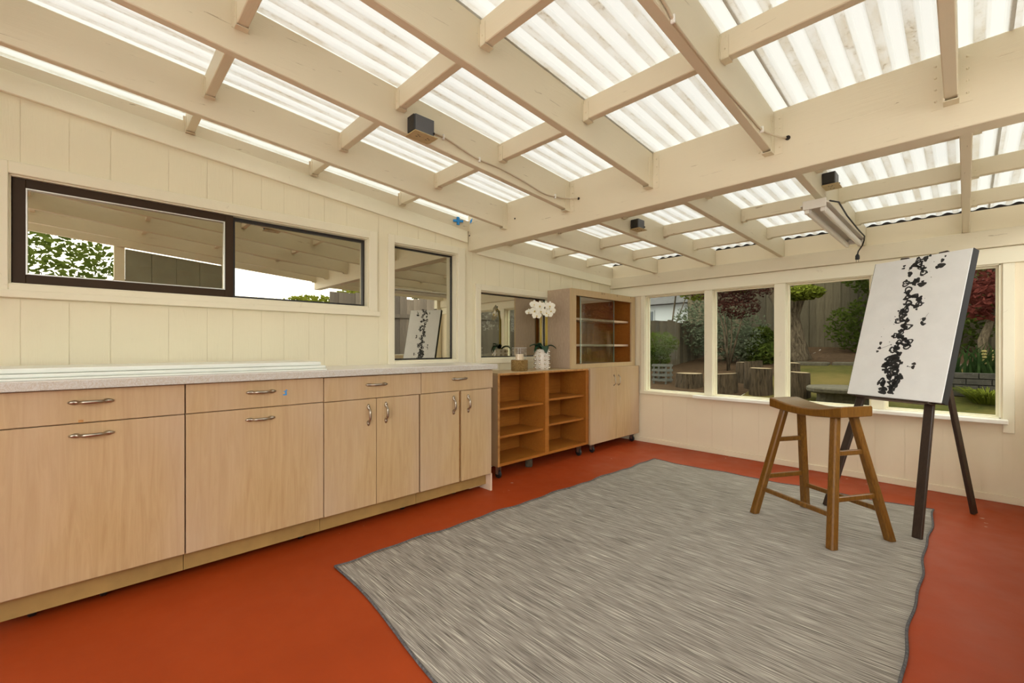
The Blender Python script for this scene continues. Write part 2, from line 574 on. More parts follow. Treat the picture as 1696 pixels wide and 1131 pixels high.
# ------------------------------------------------------------------ floor
fl = build('floor', MB().box(XL - 0.12, XR + 0.1, YN - 0.1, YB + 0.1, -0.12, 0.0), 'floor_red')
tag(fl, 'red painted concrete floor of the sunroom', 'floor', kind='structure')

# ------------------------------------------------------------------ panelled walls
def strips(seams, lo, hi, holes, zbot, ztop, gap, mb_factory):
    ed = sorted(s for s in set([lo, hi] + [s for s in seams if lo + 0.02 < s < hi - 0.02]))
    out = []
    for s0, s1 in zip(ed[:-1], ed[1:]):
        a0 = s0 + (gap / 2 if s0 != lo else 0); a1 = s1 - (gap / 2 if s1 != hi else 0)
        cuts = sorted(set([a0, a1] + [c for h in holes for c in (h[0], h[1]) if a0 < c < a1]))
        polys = []
        for c0, c1 in zip(cuts[:-1], cuts[1:]):
            mid = (c0 + c1) / 2
            hs = sorted([(h[2], h[3]) for h in holes if h[0] <= mid <= h[1]])
            z = zbot
            for h0, h1 in hs:
                if h0 > z + 1e-4:
                    polys.append([(c0, z), (c1, z), (c1, h0), (c0, h0)])
                z = h1
            if ztop(mid) > z + 1e-3:
                polys.append([(c0, z), (c1, z), (c1, ztop(c1)), (c0, ztop(c0))])
        out.append(polys)
    return out

HOLES_L = [(-0.254, 1.447, 1.362, 1.855), (1.647, 2.237, 0.968, 1.857), (2.487, 3.42, 0.974, 1.575)]
def topL(y): return (tn(y) - 0.046) if y < 2.40 else (tf(y) - 0.030)
wl = MB()
for polys in strips([2.40], YN, YB + 0.1, HOLES_L, 0.0, topL, 0, None):
    for p in polys: wl.prism(p, 0, XL - 0.10, XL - 0.0025)
wall_left = tag(build('wall_left', wl, 'cream_wall'), 'cream panelled left wall with three windows', 'wall', kind='structure')
seamsL = [-1.45, -1.2, -0.95, -0.70, -0.45, -0.219, -0.063, 0.083, 0.313, 0.485, 0.61, 0.76, 0.886, 1.038, 1.136, 1.288, 1.526,
          1.68, 1.86, 2.02, 2.18, 2.40, 2.55, 2.72, 2.9, 3.05, 3.25, 3.42, 3.6, 3.8, 3.95, 4.15, 4.3]
for polys in strips(seamsL, YN, YB, HOLES_L, 0.0, topL, 0.0018, None):
    b = MB()
    for p in polys: b.prism(p, 0, XL - 0.008, XL)
    if b.v: build('board', b, 'cream_wall', wall_left)

HOLES_B = [(-2.532, -1.86, 0.578, 1.655), (-1.788, -1.222, 0.578, 1.655), (-1.139, -0.529, 0.578, 1.655), (-0.454, 0.167, 0.578, 1.655)]
wb = MB()
for polys in strips([], XL - 0.1, XR + 0.06, HOLES_B, 0.0, lambda x: 2.040, 0, None):
    for p in polys: wb.prism(p, 1, YB + 0.003, YB + 0.10)
wall_back = tag(build('wall_back', wb, 'cream_back'), 'cream back wall with four garden windows', 'wall', kind='structure')
seamsB = [-2.70, -2.321, -2.05, -1.79, -1.596, -1.36, -1.13, -0.95, -0.806, -0.62, -0.506, -0.33, -0.12, 0.076, 0.176, 0.36, 0.55, 0.75, 1.0, 1.25, 1.5]
for polys in strips(seamsB, XL, XR, HOLES_B, 0.0, lambda x: 1.90, 0.0020, None):
    b = MB()
    for p in polys: b.prism(p, 1, YB, YB + 0.008)
    if b.v: build('board', b, 'cream_back', wall_back)
# dimpled strips between the rafter ends, above the plate
ends = [XL] + FAR_X
for x0, x1 in zip(ends[:-1], ends[1:]):
    build('frieze_board', MB().box(x0 + 0.021, x1 - 0.021, YB - 0.004, YB + 0.008, 1.90, 2.046), 'dimple_board', wall_back)

# right side: low siding panel, posts and header, unseen knee wall added to dim the floor, otherwise open
wr = MB()
wr.prism([(0.30, 0.0), (1.20, 0.0), (1.20, zn(1.20) - 0.01), (0.30, zn(0.30) - 0.01)], 0, XR + 0.02, XR + 0.08)
wr.box(XR + 0.02, XR + 0.08, 1.20, YB + 0.003, 0.0, 0.92)
wall_right = tag(build('wall_right', wr, 'siding_shade'), 'shade-tinted grey green siding and added knee wall on the open right side', 'wall', kind='structure')
for k in range(4):
    y0 = 0.30 + 0.225 * k
    build('board', MB().prism([(y0 + 0.002, 0.0), (y0 + 0.223, 0.0), (y0 + 0.223, zn(y0 + 0.223) - 0.01), (y0 + 0.002, zn(y0 + 0.002) - 0.01)], 0, XR + 0.008, XR + 0.02), 'siding_shade', wall_right)
for k in range(14):
    y0 = 1.20 + 0.2395 * k
    build('board', MB().box(XR + 0.008, XR + 0.02, y0 + 0.002, y0 + 0.2375, 0.0, 0.92), 'cream_wall', wall_right)
build('cap_rail', MB().box(XR, XR + 0.10, 1.30, 4.45, 0.92, 0.95), 'cream_trim', wall_right, bevel=0.004)
for y in (YN + 0.05, 0.25, 1.25, 4.50):
    zt = zn(y) if y < 2.4 else zf(y)
    build('post', MB().box(XR + 0.005, XR + 0.095, y - 0.045, y + 0.045, 0.0, zt + 0.15), 'cream_trim', wall_right, bevel=0.004)

wn = MB().prism([(XL, 0.0), (-1.3, 0.0), (-1.3, zn(YN) + RD - 0.01), (XL, zn(YN) + RD - 0.01)], 1, YN - 0.08, YN - 0.01)  # end wall cut short so sky light enters behind the camera
wall_near = tag(build('wall_near', wn, 'cream_wall'), 'cream end wall behind the camera, cut short to let daylight in', 'wall', kind='structure')
for k in range(7):
    x0 = XL + 0.24 * k
    build('board', MB().box(x0 + 0.001, x0 + 0.239, YN - 0.01, YN, 0.0, zn(YN) + RD - 0.01), 'cream_wall', wall_near)

# ------------------------------------------------------------------ trims
def trim(name, mb, mat='cream_trim', label=None, bevel=0.003):
    o = build(name, mb, mat, bevel=bevel, seg=1)
    tag(o, label, 'trim', kind='structure')
    return o
trim('trim_1', MB().prism([(YN, trim_n(YN)), (2.335, trim_n(2.335)), (2.335, trim_n(2.335) + 0.098), (YN, trim_n(YN) + 0.098)], 0, XL, XL + 0.022),
     label='sloping cream trim board on the left wall before the beam')
trim('trim_2', MB().prism([(BY1, trim_f(BY1)), (YB - 0.03, trim_f(YB)), (YB - 0.03, trim_f(YB) + 0.085), (BY1, trim_f(BY1) + 0.085)], 0, XL, XL + 0.022),
     label='sloping cream trim board on the left wall beyond the beam')
trim('trim_3', MB().box(XL, XR, YB - 0.022, YB, 1.655, 1.768), label='flat cream header board above the garden windows')
trim('trim_4', MB().box(XL, XR, YB - 0.045, YB, 1.770, 1.893), 'beam_paint_x', label='cream wall plate under the far rafter ends')
trim('trim_5', MB().box(XL, XL + 0.03, YB - 0.03, YB, 0.9, 1.80), label='narrow cream corner strip beside the glazed cupboard')
trim('trim_6', MB().box(0.175, 0.232, YB - 0.014, YB, 0.485, 1.655), label='flat cream casing board right of the garden windows')
trim('baseboard_back', MB().box(XL + 0.02, XR, YB - 0.014, YB, 0.0, 0.052), 'cream_back', label='low cream baseboard along the back wall')
trim('baseboard_left', MB().box(XL, XL + 0.014, YN, YB - 0.02, 0.0, 0.052), label='low cream baseboard along the left wall')

# ------------------------------------------------------------------ roof frame ("ceiling")
ceil_ = tag(empty('ceiling', (XL, BY0, BZ0)), 'open cream rafter roof under translucent corrugated sheets', 'ceiling', kind='structure')
beam = build('main_beam', MB().box(XL, XR + 0.04, BY0, BY1, BZ0, BZ1), 'beam_paint_x', ceil_, bevel=0.005)
def para(y0, y1, zfun, lo, hi):
    return [(y0, zfun(y0) + lo), (y1, zfun(y1) + lo), (y1, zfun(y1) + hi), (y0, zfun(y0) + hi)]
# ledgers on the left wall
build('ledger', MB().prism([(YN, trim_n(YN) + 0.1), (BY0, trim_n(BY0) + 0.1), (BY0, tn(BY0) - 0.042), (YN, tn(YN) - 0.042)], 0, XL, XL + 0.012), 'beam_paint', ceil_)
build('ledger', MB().prism([(BY1, trim_f(BY1) + 0.086), (YB, trim_f(YB) + 0.086), (YB, tf(YB) - 0.026), (BY1, tf(BY1) - 0.026)], 0, XL, XL + 0.012), 'beam_paint', ceil_)
near_r, far_r = [], []
def hanger(x, yb, z0, h, parent, sgn):
    """painted joist hanger: two flanges with nail heads and a stirrup; sgn=-1 in front of yb, +1 behind"""
    b = MB()
    for s in (-1, 1):
        xa = x + s * 0.021; xb = x + s * 0.056
        ya, yb2 = sorted((yb, yb + sgn * 0.0025))
        b.box(min(xa, xb), max(xa, xb), ya, yb2, z0 - 0.012, z0 + h)
        ya, yb2 = sorted((yb, yb + sgn * 0.05))
        b.box(x + s * 0.019 - 0.0015, x + s * 0.019 + 0.0025, ya, yb2, z0 - 0.006, z0 + h * 0.9)
        for k in range(4):
            zc = z0 + 0.02 + k * (h - 0.04) / 3
            b.ball((x + s * 0.043, yb + sgn * 0.003, zc), 0.0045, 6, 4)
    ya, yb2 = sorted((yb, yb + sgn * 0.05))
    b.box(x - 0.021, x + 0.021, ya, yb2, z0 - 0.009, z0 - 0.0055)
    return build('joist_hanger', b, 'beam_paint', parent)
for x in NEAR_X:
    r = build('rafter', MB().prism(para(YN, BY0 - 0.003, zn, 0, RD), 0, x - 0.019, x + 0.019), 'beam_paint', ceil_, bevel=0.003, seg=1)
    near_r.append(r)
    hanger(x, BY0, zn(BY0), 0.175, r, -1)
for x in FAR_X:
    r = build('rafter', MB().prism([(BY1 + 0.003, zf(BY1)), (YB + 0.001, zf(YB)), (YB + 0.001, tf(YB)), (BY1 + 0.003, tf(BY1))], 0, x - 0.019, x + 0.019), 'beam_paint', ceil_, bevel=0.003, seg=1)
    far_r.append(r)
    hanger(x, BY1, zf(BY1), 0.16, r, 1)
def blockings(xs, rows, top, x_first):
    ed = [x_first] + xs
    for a, b_ in zip(ed[:-1], ed[1:]):
        for yv in rows:
            y = yv + rnd.uniform(-0.012, 0.012)
            x0 = a + 0.0195 if a != XL else XL + 0.013
            x1 = b_ - 0.0195
            z0, z1 = top(y) - (0.100 if top is tn else 0.092), top(y) - 0.003
            bl = build('blocking', MB().box(x0, x1, y - 0.019, y + 0.019, z0, z1), 'beam_paint_x', ceil_, bevel=0.003, seg=1)
            h = MB()
            h.box(x0, x0 + 0.002, y - 0.030, y + 0.030, z0 - 0.004, z1 - 0.012)
            h.box(x0, x0 + 0.030, y - 0.0215, y - 0.0192, z0 - 0.004, z1 - 0.02)
            h.box(x0, x0 + 0.030, y + 0.0192, y + 0.0215, z0 - 0.004, z1 - 0.02)
            h.box(x0, x0 + 0.030, y - 0.0215, y + 0.0215, z0 - 0.006, z0 - 0.003)
            h.ball((x0 + 0.016, y - 0.022, z0 + 0.03), 0.0035, 6, 4)
            build('joist_hanger', h, 'beam_paint', bl)
blockings(NEAR_X, [-1.55, -0.95, -0.36, 0.414, 1.062, 1.71], tn, XL)
blockings(FAR_X, [2.83, 3.47, 4.06], tf, XL)

# corrugated sheets: trapezoid ribs running down the slope, one lap per sheet
PITCH = 0.0857
def corr(x0, n, y0, y1, top, lift):
    prof = [(0.0, 0.0), (0.30, 0.0), (0.40, 0.0065), (0.47, 0.013), (0.53, 0.0150), (0.83, 0.0150), (0.89, 0.0125), (0.96, 0.0055)]
    b = MB()
    pts = []
    for i in range(n):
        for u, h in prof:
            pts.append((x0 + (i + u) * PITCH, h))
    pts += [(x0 + n * PITCH, 0.0), (x0 + (n + 0.13) * PITCH, 0.0)]
    ys = [y0, (y0 + y1) / 2, y1]
    vs_ = []
    for y in ys:
        for x, h in pts:
            vs_.append((x, y, top(y) + 0.002 + lift + h))
    m = len(pts)
    fs_ = [(j * m + i, j * m + i + 1, (j + 1) * m + i + 1, (j + 1) * m + i) for j in range(len(ys) - 1) for i in range(m - 1)]
    return b.add(vs_, fs_)
k = 0
x = XL - 4 * PITCH
while x < XR - 0.1:
    n = 8
    lift = 0.003 * (k % 2)
    sheet('roof_panel', corr(x, n, YN - 0.15, BY0 + 0.075, tn, lift), 'roof_plastic', ceil_)
    sheet('roof_panel', corr(x, n, BY0 + 0.06, YB + 0.16, tf, lift), 'roof_plastic', ceil_)
    x += n * PITCH
    k += 1
# dark foam closure under the sheet ends at the back wall
for x0, x1 in zip(ends[:-1], ends[1:]):
    xs_ = [x0 + 0.021 + (x1 - x0 - 0.042) * i / 60 for i in range(61)]
    hw = [0.0075 - 0.0075 * math.cos(2 * math.pi * ((q - XL) / PITCH - 0.15)) for q in xs_]
    poly = [(q, 2.047) for q in xs_] + [(q, 2.0525 + h_) for q, h_ in zip(reversed(xs_), reversed(hw))]
    build('closure_strip', MB().prism(poly, 1, YB - 0.002, YB + 0.006), 'hole_dark', ceil_)

# ------------------------------------------------------------------ windows in the left wall
def frame_x(mb, y0, y1, z0, z1, w, xa, xb, wb=None, wt=None):
    wb = w if wb is None else wb; wt = w if wt is None else wt
    mb.box(xa, xb, y0, y0 + w, z0, z1); mb.box(xa, xb, y1 - w, y1, z0, z1)
    mb.box(xa, xb, y0 + w, y1 - w, z0, z0 + wb); mb.box(xa, xb, y0 + w, y1 - w, z1 - wt, z1)
def casing_x(parent, y0, y1, z0, z1, ls, rs, bs, ts, proud=0.018):
    for nm, bx in (('casing_board', (y0 - ls, y0, z0 - bs, z1 + ts)), ('casing_board', (y1, y1 + rs, z0 - bs, z1 + ts)),
                   ('casing_board', (y0, y1, z0 - bs, z0)), ('casing_board', (y0, y1, z1, z1 + ts))):
        build(nm, MB().box(XL, XL + proud, *bx), 'cream_trim', parent, bevel=0.003, seg=1)
def window(n, loc, label):
    return tag(empty('window_%d' % n, loc), label, 'window', kind='structure')
# 1: wide slider, brown sash and dark fixed pane
y0, y1, z0, z1 = HOLES_L[0]
w1 = window(1, (XL, (y0 + y1) / 2, z0), 'wide sliding window with dark brown frame above the worktop')
casing_x(w1, y0, y1, z0, z1, 0.06, 0.062, 0.03, 0.055)
build('sill', MB().box(XL, XL + 0.03, y0 - 0.08, y1 + 0.08, z0 - 0.062, z0 - 0.028), 'cream_trim', w1, bevel=0.004)
rv = MB(); frame_x(rv, y0, y1, z0, z1, 0.006, XL - 0.095, XL - 0.001)
build('reveal', rv, 'cream_trim', w1)
YM = 0.596
fb = MB(); frame_x(fb, y0 + 0.008, YM + 0.02, z0 + 0.007, z1 - 0.007, 0.042, XL - 0.045, XL - 0.015)
sash = build('sash', fb, 'brown_metal', w1, bevel=0.002, seg=1)
bd = MB(); frame_x(bd, y0 + 0.05, YM - 0.022, z0 + 0.049, z1 - 0.049, 0.005, XL - 0.030, XL - 0.0135)
build('bead', bd, 'bead_silver', sash)
build('pane', MB().box(XL - 0.034, XL - 0.030, y0 + 0.045, YM - 0.018, z0 + 0.045, z1 - 0.045), 'glass_house', w1)
fb = MB(); frame_x(fb, YM + 0.021, y1 - 0.008, z0 + 0.007, z1 - 0.007, 0.014, XL - 0.075, XL - 0.047, wt=0.018)
build('frame', fb, 'black_frame', w1)
build('pane', MB().box(XL - 0.064, XL - 0.060, YM + 0.03, y1 - 0.02, z0 + 0.018, z1 - 0.022), 'glass_house', w1)
# 2: tall fixed window
y0, y1, z0, z1 = HOLES_L[1]
w2 = window(2, (XL, (y0 + y1) / 2, z0), 'tall narrow cream window between the slider and the beam')
casing_x(w2, y0, y1, z0, z1, 0.052, 0.075, 0.03, 0.058)
rv = MB(); frame_x(rv, y0, y1, z0, z1, 0.008, XL - 0.095, XL - 0.001); build('reveal', rv, 'cream_trim', w2)
fb = MB(); frame_x(fb, y0 + 0.008, y1 - 0.008, z0 + 0.008, z1 - 0.008, 0.012, XL - 0.09, XL - 0.06); build('frame', fb, 'black_frame', w2)
build('pane', MB().box(XL - 0.072, XL - 0.068, y0 + 0.016, y1 - 0.016, z0 + 0.016, z1 - 0.016), 'glass_house', w2)
# 3: low fixed window behind the orchid
y0, y1, z0, z1 = HOLES_L[2]
w3 = window(3, (XL, (y0 + y1) / 2, z0), 'low cream window behind the potted orchid')
casing_x(w3, y0, y1, z0, z1, 0.06, 0.05, 0.045, 0.055)
rv = MB(); frame_x(rv, y0, y1, z0, z1, 0.008, XL - 0.095, XL - 0.001); build('reveal', rv, 'cream_trim', w3)
fb = MB(); frame_x(fb, y0 + 0.008, y1 - 0.008, z0 + 0.008, z1 - 0.008, 0.010, XL - 0.09, XL - 0.06); build('frame', fb, 'black_frame', w3)
build('pane', MB().box(XL - 0.072, XL - 0.068, y0 + 0.016, y1 - 0.016, z0 + 0.016, z1 - 0.016), 'glass_house', w3)
# unseen house shell behind those windows, painted near-black to keep them dark
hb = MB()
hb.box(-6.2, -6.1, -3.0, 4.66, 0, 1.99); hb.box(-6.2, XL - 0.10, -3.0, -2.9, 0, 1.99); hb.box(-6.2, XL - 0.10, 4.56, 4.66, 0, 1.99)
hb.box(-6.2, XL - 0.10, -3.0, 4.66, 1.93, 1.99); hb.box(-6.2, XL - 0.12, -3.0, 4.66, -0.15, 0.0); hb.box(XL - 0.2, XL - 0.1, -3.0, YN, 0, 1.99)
tag(build('wall_house', hb, 'dark_room'), 'unseen house shell painted dark behind the left wall windows', 'wall', kind='structure')

# ------------------------------------------------------------------ windows in the back wall
GL = ['leftmost garden window beside the glazed cupboard', 'second garden window from the left, looking at the log stumps',
      'third garden window, looking at the lawn and old tree', 'rightmost garden window behind the canvas on the easel']
for i, (x0, x1, z0, z1) in enumerate(HOLES_B):
    w = window(4 + i, ((x0 + x1) / 2, YB, z0), GL[i])
    rv = MB()
    rv.box(x0, x0 + 0.008, YB - 0.001, YB + 0.098, z0, z1); rv.box(x1 - 0.008, x1, YB - 0.001, YB + 0.098, z0, z1)
    rv.box(x0, x1, YB - 0.001, YB + 0.098, z1 - 0.008, z1); rv.box(x0, x1, YB - 0.001, YB + 0.098, z0, z0 + 0.008)
    build('reveal', rv, 'cream_trim', w)
    st = MB(); st.box(x0 + 0.008, x0 + 0.022, YB + 0.045, YB + 0.07, z0 + 0.008, z1 - 0.008); st.box(x1 - 0.022, x1 - 0.008, YB + 0.045, YB + 0.07, z0 + 0.008, z1 - 0.008)
    st.box(x0 + 0.022, x1 - 0.022, YB + 0.045, YB + 0.07, z1 - 0.02, z1 - 0.008); st.box(x0 + 0.022, x1 - 0.022, YB + 0.045, YB + 0.07, z0 + 0.008, z0 + 0.018)
    build('glazing_bead', st, 'cream_trim', w)
    build('pane', MB().box(x0 + 0.01, x1 - 0.01, YB + 0.056, YB + 0.060, z0 + 0.01, z1 - 0.01), 'glass_garden', w)
    if i == 0:
        build('casing_board', MB().box(x0 - 0.05, x0, YB - 0.016, YB, z0 - 0.02, 1.655), 'cream_trim', w, bevel=0.003, seg=1)
        build('sill', MB().box(x0 - 0.06, -1.955, YB - 0.022, YB, 0.545, 0.580), 'cream_trim', w, bevel=0.004)
    else:
        xm = HOLES_B[i - 1][1]
        build('mullion_board', MB().box(xm - 0.004, x0 + 0.004, YB - 0.016, YB, 0.58, 1.655), 'cream_trim', w, bevel=0.003, seg=1)
    if i == 1:
        build('sill', MB().box(-1.953, 0.20, YB - 0.095, YB + 0.04, 0.552, 0.580), 'sill_white', w, bevel=0.004)

# ------------------------------------------------------------------ cabinets under the worktop
XF = -2.473
def pull(parent, c, length, axis, r=0.008):
    """cast bow pull with leaf-shaped ends; axis 1 = along Y, 2 = along Z"""
    b = MB()
    N = 17
    pts, rs = [], []
    for i in range(N):
        t = -1 + 2 * i / (N - 1)
        off = 0.0035 + 0.024 * max(0.0, 1 - (abs(t) / 0.62) ** 4) if abs(t) < 0.62 else 0.0035
        p = [XF0[0] + off, c[0], c[1]]
        p[axis] += t * length / 2
        pts.append(p)
        rs.append(r * (0.95 if abs(t) < 0.45 else (0.62 if abs(t) < 0.60 else (1.2 if abs(t) < 0.85 else (0.95 if abs(t) < 0.97 else 0.4)))))
    b.tube(pts, rs, 10)
    return build('handle', b, 'nickel', parent, smooth=True)
XF0 = [XF]
TOPZ = 0.911
def caster(parent, x, y, ztop, r=0.024):
    b = MB()
    b.lathe([(r * 0.3, -0.011), (r * 0.85, -0.012), (r, -0.006), (r, 0.006), (r * 0.85, 0.012), (r * 0.3, 0.011)], (x, y, r), 16, 1)
    w = build('caster', b, 'black_rubber', parent, smooth=False)
    f = MB()
    f.box(x - 0.014, x + 0.014, y - 0.018, y - 0.014, r, ztop - 0.004); f.box(x - 0.014, x + 0.014, y + 0.014, y + 0.018, r, ztop - 0.004)
    f.box(x - 0.022, x + 0.022, y - 0.022, y + 0.022, ztop - 0.005, ztop)
    build('caster_fork', f, 'steel', w)
    return w
def base_cab(y0, y1, label):
    c = thing('base_cabinet', (-2.72, (y0 + y1) / 2, 0.0), label, 'cabinet', 'pale plywood base cabinets under the worktop')
    body = MB()
    body.box(XL + 0.01, XF - 0.020, y0 + 0.002, y0 + 0.020, 0.128, TOPZ)
    body.box(XL + 0.01, XF - 0.020, y1 - 0.020, y1 - 0.002, 0.128, TOPZ)
    body.box(XL + 0.01, XF - 0.020, y0 + 0.020, y1 - 0.020, 0.128, 0.146)
    body.box(XL + 0.01, XL + 0.022, y0 + 0.020, y1 - 0.020, 0.146, TOPZ)
    body.box(XF - 0.04, XF - 0.020, y0 + 0.020, y1 - 0.020, 0.755, 0.785)
    body.box(XF - 0.04, XF - 0.020, y0 + 0.020, y1 - 0.020, TOPZ - 0.02, TOPZ)
    build('carcass', body, 'ply_pale', c)
    build('toe_kick', MB().box(XF - 0.078, XF - 0.060, y0 + 0.001, y1 - 0.001, 0.040, 0.128), 'kick_tan', c)
    return c
def front(parent, name, y0, y1, z0, z1, mat='ply_pale'):
    return build(name, MB().box(XF - 0.019, XF, y0, y1, z0, z1), mat, parent, bevel=0.0015, seg=1)
Y = [-0.300, 0.320, 0.941, 1.562, 2.189]
g = 0.0025
A = base_cab(Y[0], Y[1], 'pale plywood base cabinet farthest left, one drawer over a tall flap with tape remnant')
d = front(A, 'drawer', Y[0] + g, Y[1] - g, 0.774, 0.908); pull(d, (0.011, 0.857), 0.137, 1)
build('tape_scrap', MB().box(XF, XF + 0.0006, -0.027, -0.012, 0.776, 0.786), 'orange_edge', d)
d = front(A, 'door', Y[0] + g, Y[1] - g, 0.136, 0.770); pull(d, (0.013, 0.724), 0.137, 1)
B = base_cab(Y[1], Y[2], 'pale plywood base cabinet with blue paint fleck, one drawer over a tall flap')
d = front(B, 'drawer', Y[1] + g, Y[2] - g, 0.774, 0.908); pull(d, (0.630, 0.852), 0.135, 1)
fk = MB()
for (yy, zz, a, h) in ((0.742, 0.846, 0.014, 0.005), (0.746, 0.838, 0.007, 0.012), (0.741, 0.829, 0.018, 0.006), (0.748, 0.852, 0.009, 0.005)):
    fk.box(XF, XF + 0.0006, yy - a / 2, yy + a / 2, zz - h / 2, zz + h / 2)
tag(build('paint_flecks', fk, 'tape_blue', d), kind='stuff')
d = front(B, 'door', Y[1] + g, Y[2] - g, 0.134, 0.770); pull(d, (0.626, 0.717), 0.135, 1)
C_ = base_cab(Y[2], Y[3], 'pale plywood base cabinet with two doors closed flush under one drawer')
d = front(C_, 'drawer', Y[2] + g, Y[3] + 0.002, 0.772, 0.906); pull(d, (1.254, 0.852), 0.137, 1)
d = front(C_, 'door', Y[2] + g, 1.2525, 0.132, 0.768); pull(d, (1.201, 0.674), 0.130, 2)
d = front(C_, 'door', 1.2555, 1.550, 0.132, 0.768); pull(d, (1.314, 0.678), 0.130, 2)
D_ = base_cab(Y[3], Y[4], 'pale plywood base cabinet at the open end with a gap between its two doors')
d = front(D_, 'drawer', Y[3] + 0.006, Y[4], 0.772, 0.908); pull(d, (1.878, 0.855), 0.137, 1)
d = front(D_, 'door', 1.562, 1.876, 0.131, 0.768); pull(d, (1.825, 0.675), 0.130, 2)
d = front(D_, 'door', 1.896, 2.176, 0.130, 0.768); pull(d, (1.953, 0.675), 0.130, 2)
build('stile', MB().box(XF - 0.045, XF - 0.021, 1.86, 1.91, 0.13, 0.765), 'orange_edge', D_)
build('side_panel', MB().box(XL + 0.03, XF - 0.004, 2.172, 2.186, 0.0, 0.128), 'white_ply', D_)
build('side_panel', MB().box(XF - 0.13, XF - 0.118, 2.06, 2.168, 0.012, 0.128), 'white_ply', D_)
for y in (-0.16, 0.05): caster(A, XF - 0.13, y, 0.055)
caster(A, XF - 0.40, 0.05, 0.055)
caster(B, XF - 0.13, 0.86, 0.055); caster(C_, XF - 0.13, 1.5, 0.055); caster(D_, XF - 0.145, 1.93, 0.055); caster(D_, XF - 0.40, 2.05, 0.055)

# worktop
wt = thing('worktop', (-2.71, 0.95, 0.912), 'long white laminate worktop with mottled grey front edge', 'worktop')
build('top_surface', MB().box(XL + 0.002, -2.4445, -0.33, 2.2115, 0.9465, 0.950), 'laminate_top', wt)
build('edge_band', MB().box(XL + 0.002, -2.443, -0.33, 2.213, 0.912, 0.9465), 'laminate_edge', wt, bevel=0.0015, seg=1)
# white boards stacked on the worktop
for k, (x0, x1, ye, z0, z1, lb) in enumerate((
        (-2.93, -2.462, 0.955, 0.9505, 0.9575, 'thin white board at the bottom of the stack on the worktop'),
        (-2.94, -2.530, 0.975, 0.9578, 0.9735, 'white board in the middle of the stack on the worktop'),
        (-2.95, -2.550, 0.955, 0.9745, 0.9945, 'white board on top of the stack on the worktop'))):
    tag(build('shelf_board', MB().box(x0, x1, -0.30 + 0.01 * k, ye, z0, z1), 'white_panel', bevel=0.005 if k else 0.002, seg=3), lb, 'board', 'white boards lying on the worktop')

# ------------------------------------------------------------------ open bookcase on casters
XS = -2.62
T = 0.865
bc = thing('bookcase', (-2.80, 3.0, 0.0), 'open orange plywood bookcase on casters with six compartments', 'bookcase')
sy0, sy1, sz0 = 2.372, 3.597, 0.108
build('side_panel', MB().box(XL + 0.02, XS, sy0, sy0 + 0.019, sz0, T), 'ply_pale', bc)
build('side_panel', MB().box(XL + 0.02, XS, sy1 - 0.045, sy1, sz0, T - 0.02), 'orange_shelf', bc)
build('divider', MB().box(XL + 0.03, XS + 0.002, 2.946, 2.996, sz0 + 0.02, T - 0.019), 'orange_shelf', bc, bevel=0.002)
build('top_panel', MB().box(XL + 0.02, XS + 0.004, sy0 - 0.003, 3.596, T - 0.019, T), 'ply_front', bc)
build('bottom_shelf', MB().box(XL + 0.02, XS, sy0 + 0.019, sy1 - 0.045, sz0, sz0 + 0.022), 'orange_shelf', bc)
build('back_panel', MB().box(XL + 0.015, XL + 0.028, sy0 + 0.019, sy1 - 0.045, sz0 + 0.02, T - 0.019), 'orange_shelf', bc)
build('edge_strip', MB().box(XS, XS + 0.003, sy0, sy0 + 0.020, sz0, T - 0.019), 'orange_edge', bc)
build('edge_strip', MB().box(XS + 0.004, XS + 0.0065, sy0, 3.58, T - 0.019, T - 0.004), 'orange_edge', bc)
for z in (0.348, 0.578):
    build('shelf', MB().box(XL + 0.03, XS - 0.022, sy0 + 0.02, 2.945, z - 0.019, z), 'orange_shelf', bc, bevel=0.001, seg=1)
    build('shelf', MB().box(XL + 0.03, XS - 0.022, 2.997, sy1 - 0.046, z + 0.006, z + 0.025), 'orange_shelf', bc, bevel=0.001, seg=1)
caster(bc, XS - 0.05, 2.425, sz0, 0.034)
fo = MB().lathe([(0.03, 0.0), (0.034, 0.01), (0.034, 0.07), (0.02, 0.108)], (XS - 0.12, 2.86, 0.0), 14)
build('foot', fo, 'stone', bc)
caster(bc, XS - 0.05, 3.50, sz0, 0.034); caster(bc, XL + 0.09, 2.45, sz0, 0.034)

# ------------------------------------------------------------------ two-door cupboard on casters
cu = thing('low_cupboard', (-2.79, 4.08, 0.0), 'pale low cupboard with two doors under the glazed cupboard', 'cupboard')
XD = -2.600
cy0, cy1, cz0 = 3.615, 4.535, 0.095
body = MB()
body.box(XL + 0.02, XD - 0.020, cy0, cy0 + 0.018, cz0, T); body.box(XL + 0.02, XD - 0.020, cy1 - 0.018, cy1, cz0, T)
body.box(XL + 0.02, XD - 0.020, cy0 + 0.018, cy1 - 0.018, cz0, cz0 + 0.018); body.box(XL + 0.02, XD - 0.001, cy0 + 0.018, cy1, T - 0.018, T)
body.box(XL + 0.02, XL + 0.032, cy0 + 0.018, cy1 - 0.018, cz0 + 0.018, T - 0.018)
build('carcass', body, 'ply_pale', cu)
XF0[0] = XD
def wire_pull(parent, y, zc):
    b = MB()
    pts = [(XD, y, zc + 0.052), (XD + 0.012, y, zc + 0.046), (XD + 0.022, y, zc + 0.030), (XD + 0.024, y, zc), (XD + 0.022, y, zc - 0.030), (XD + 0.012, y, zc - 0.046), (XD, y, zc - 0.052)]
    b.tube(pts, 0.0045, 8)
    b.box(XD, XD + 0.002, y - 0.006, y + 0.006, zc + 0.044, zc + 0.062); b.box(XD, XD + 0.002, y - 0.006, y + 0.006, zc - 0.062, zc - 0.044)
    build('handle', b, 'nickel', parent, smooth=False)
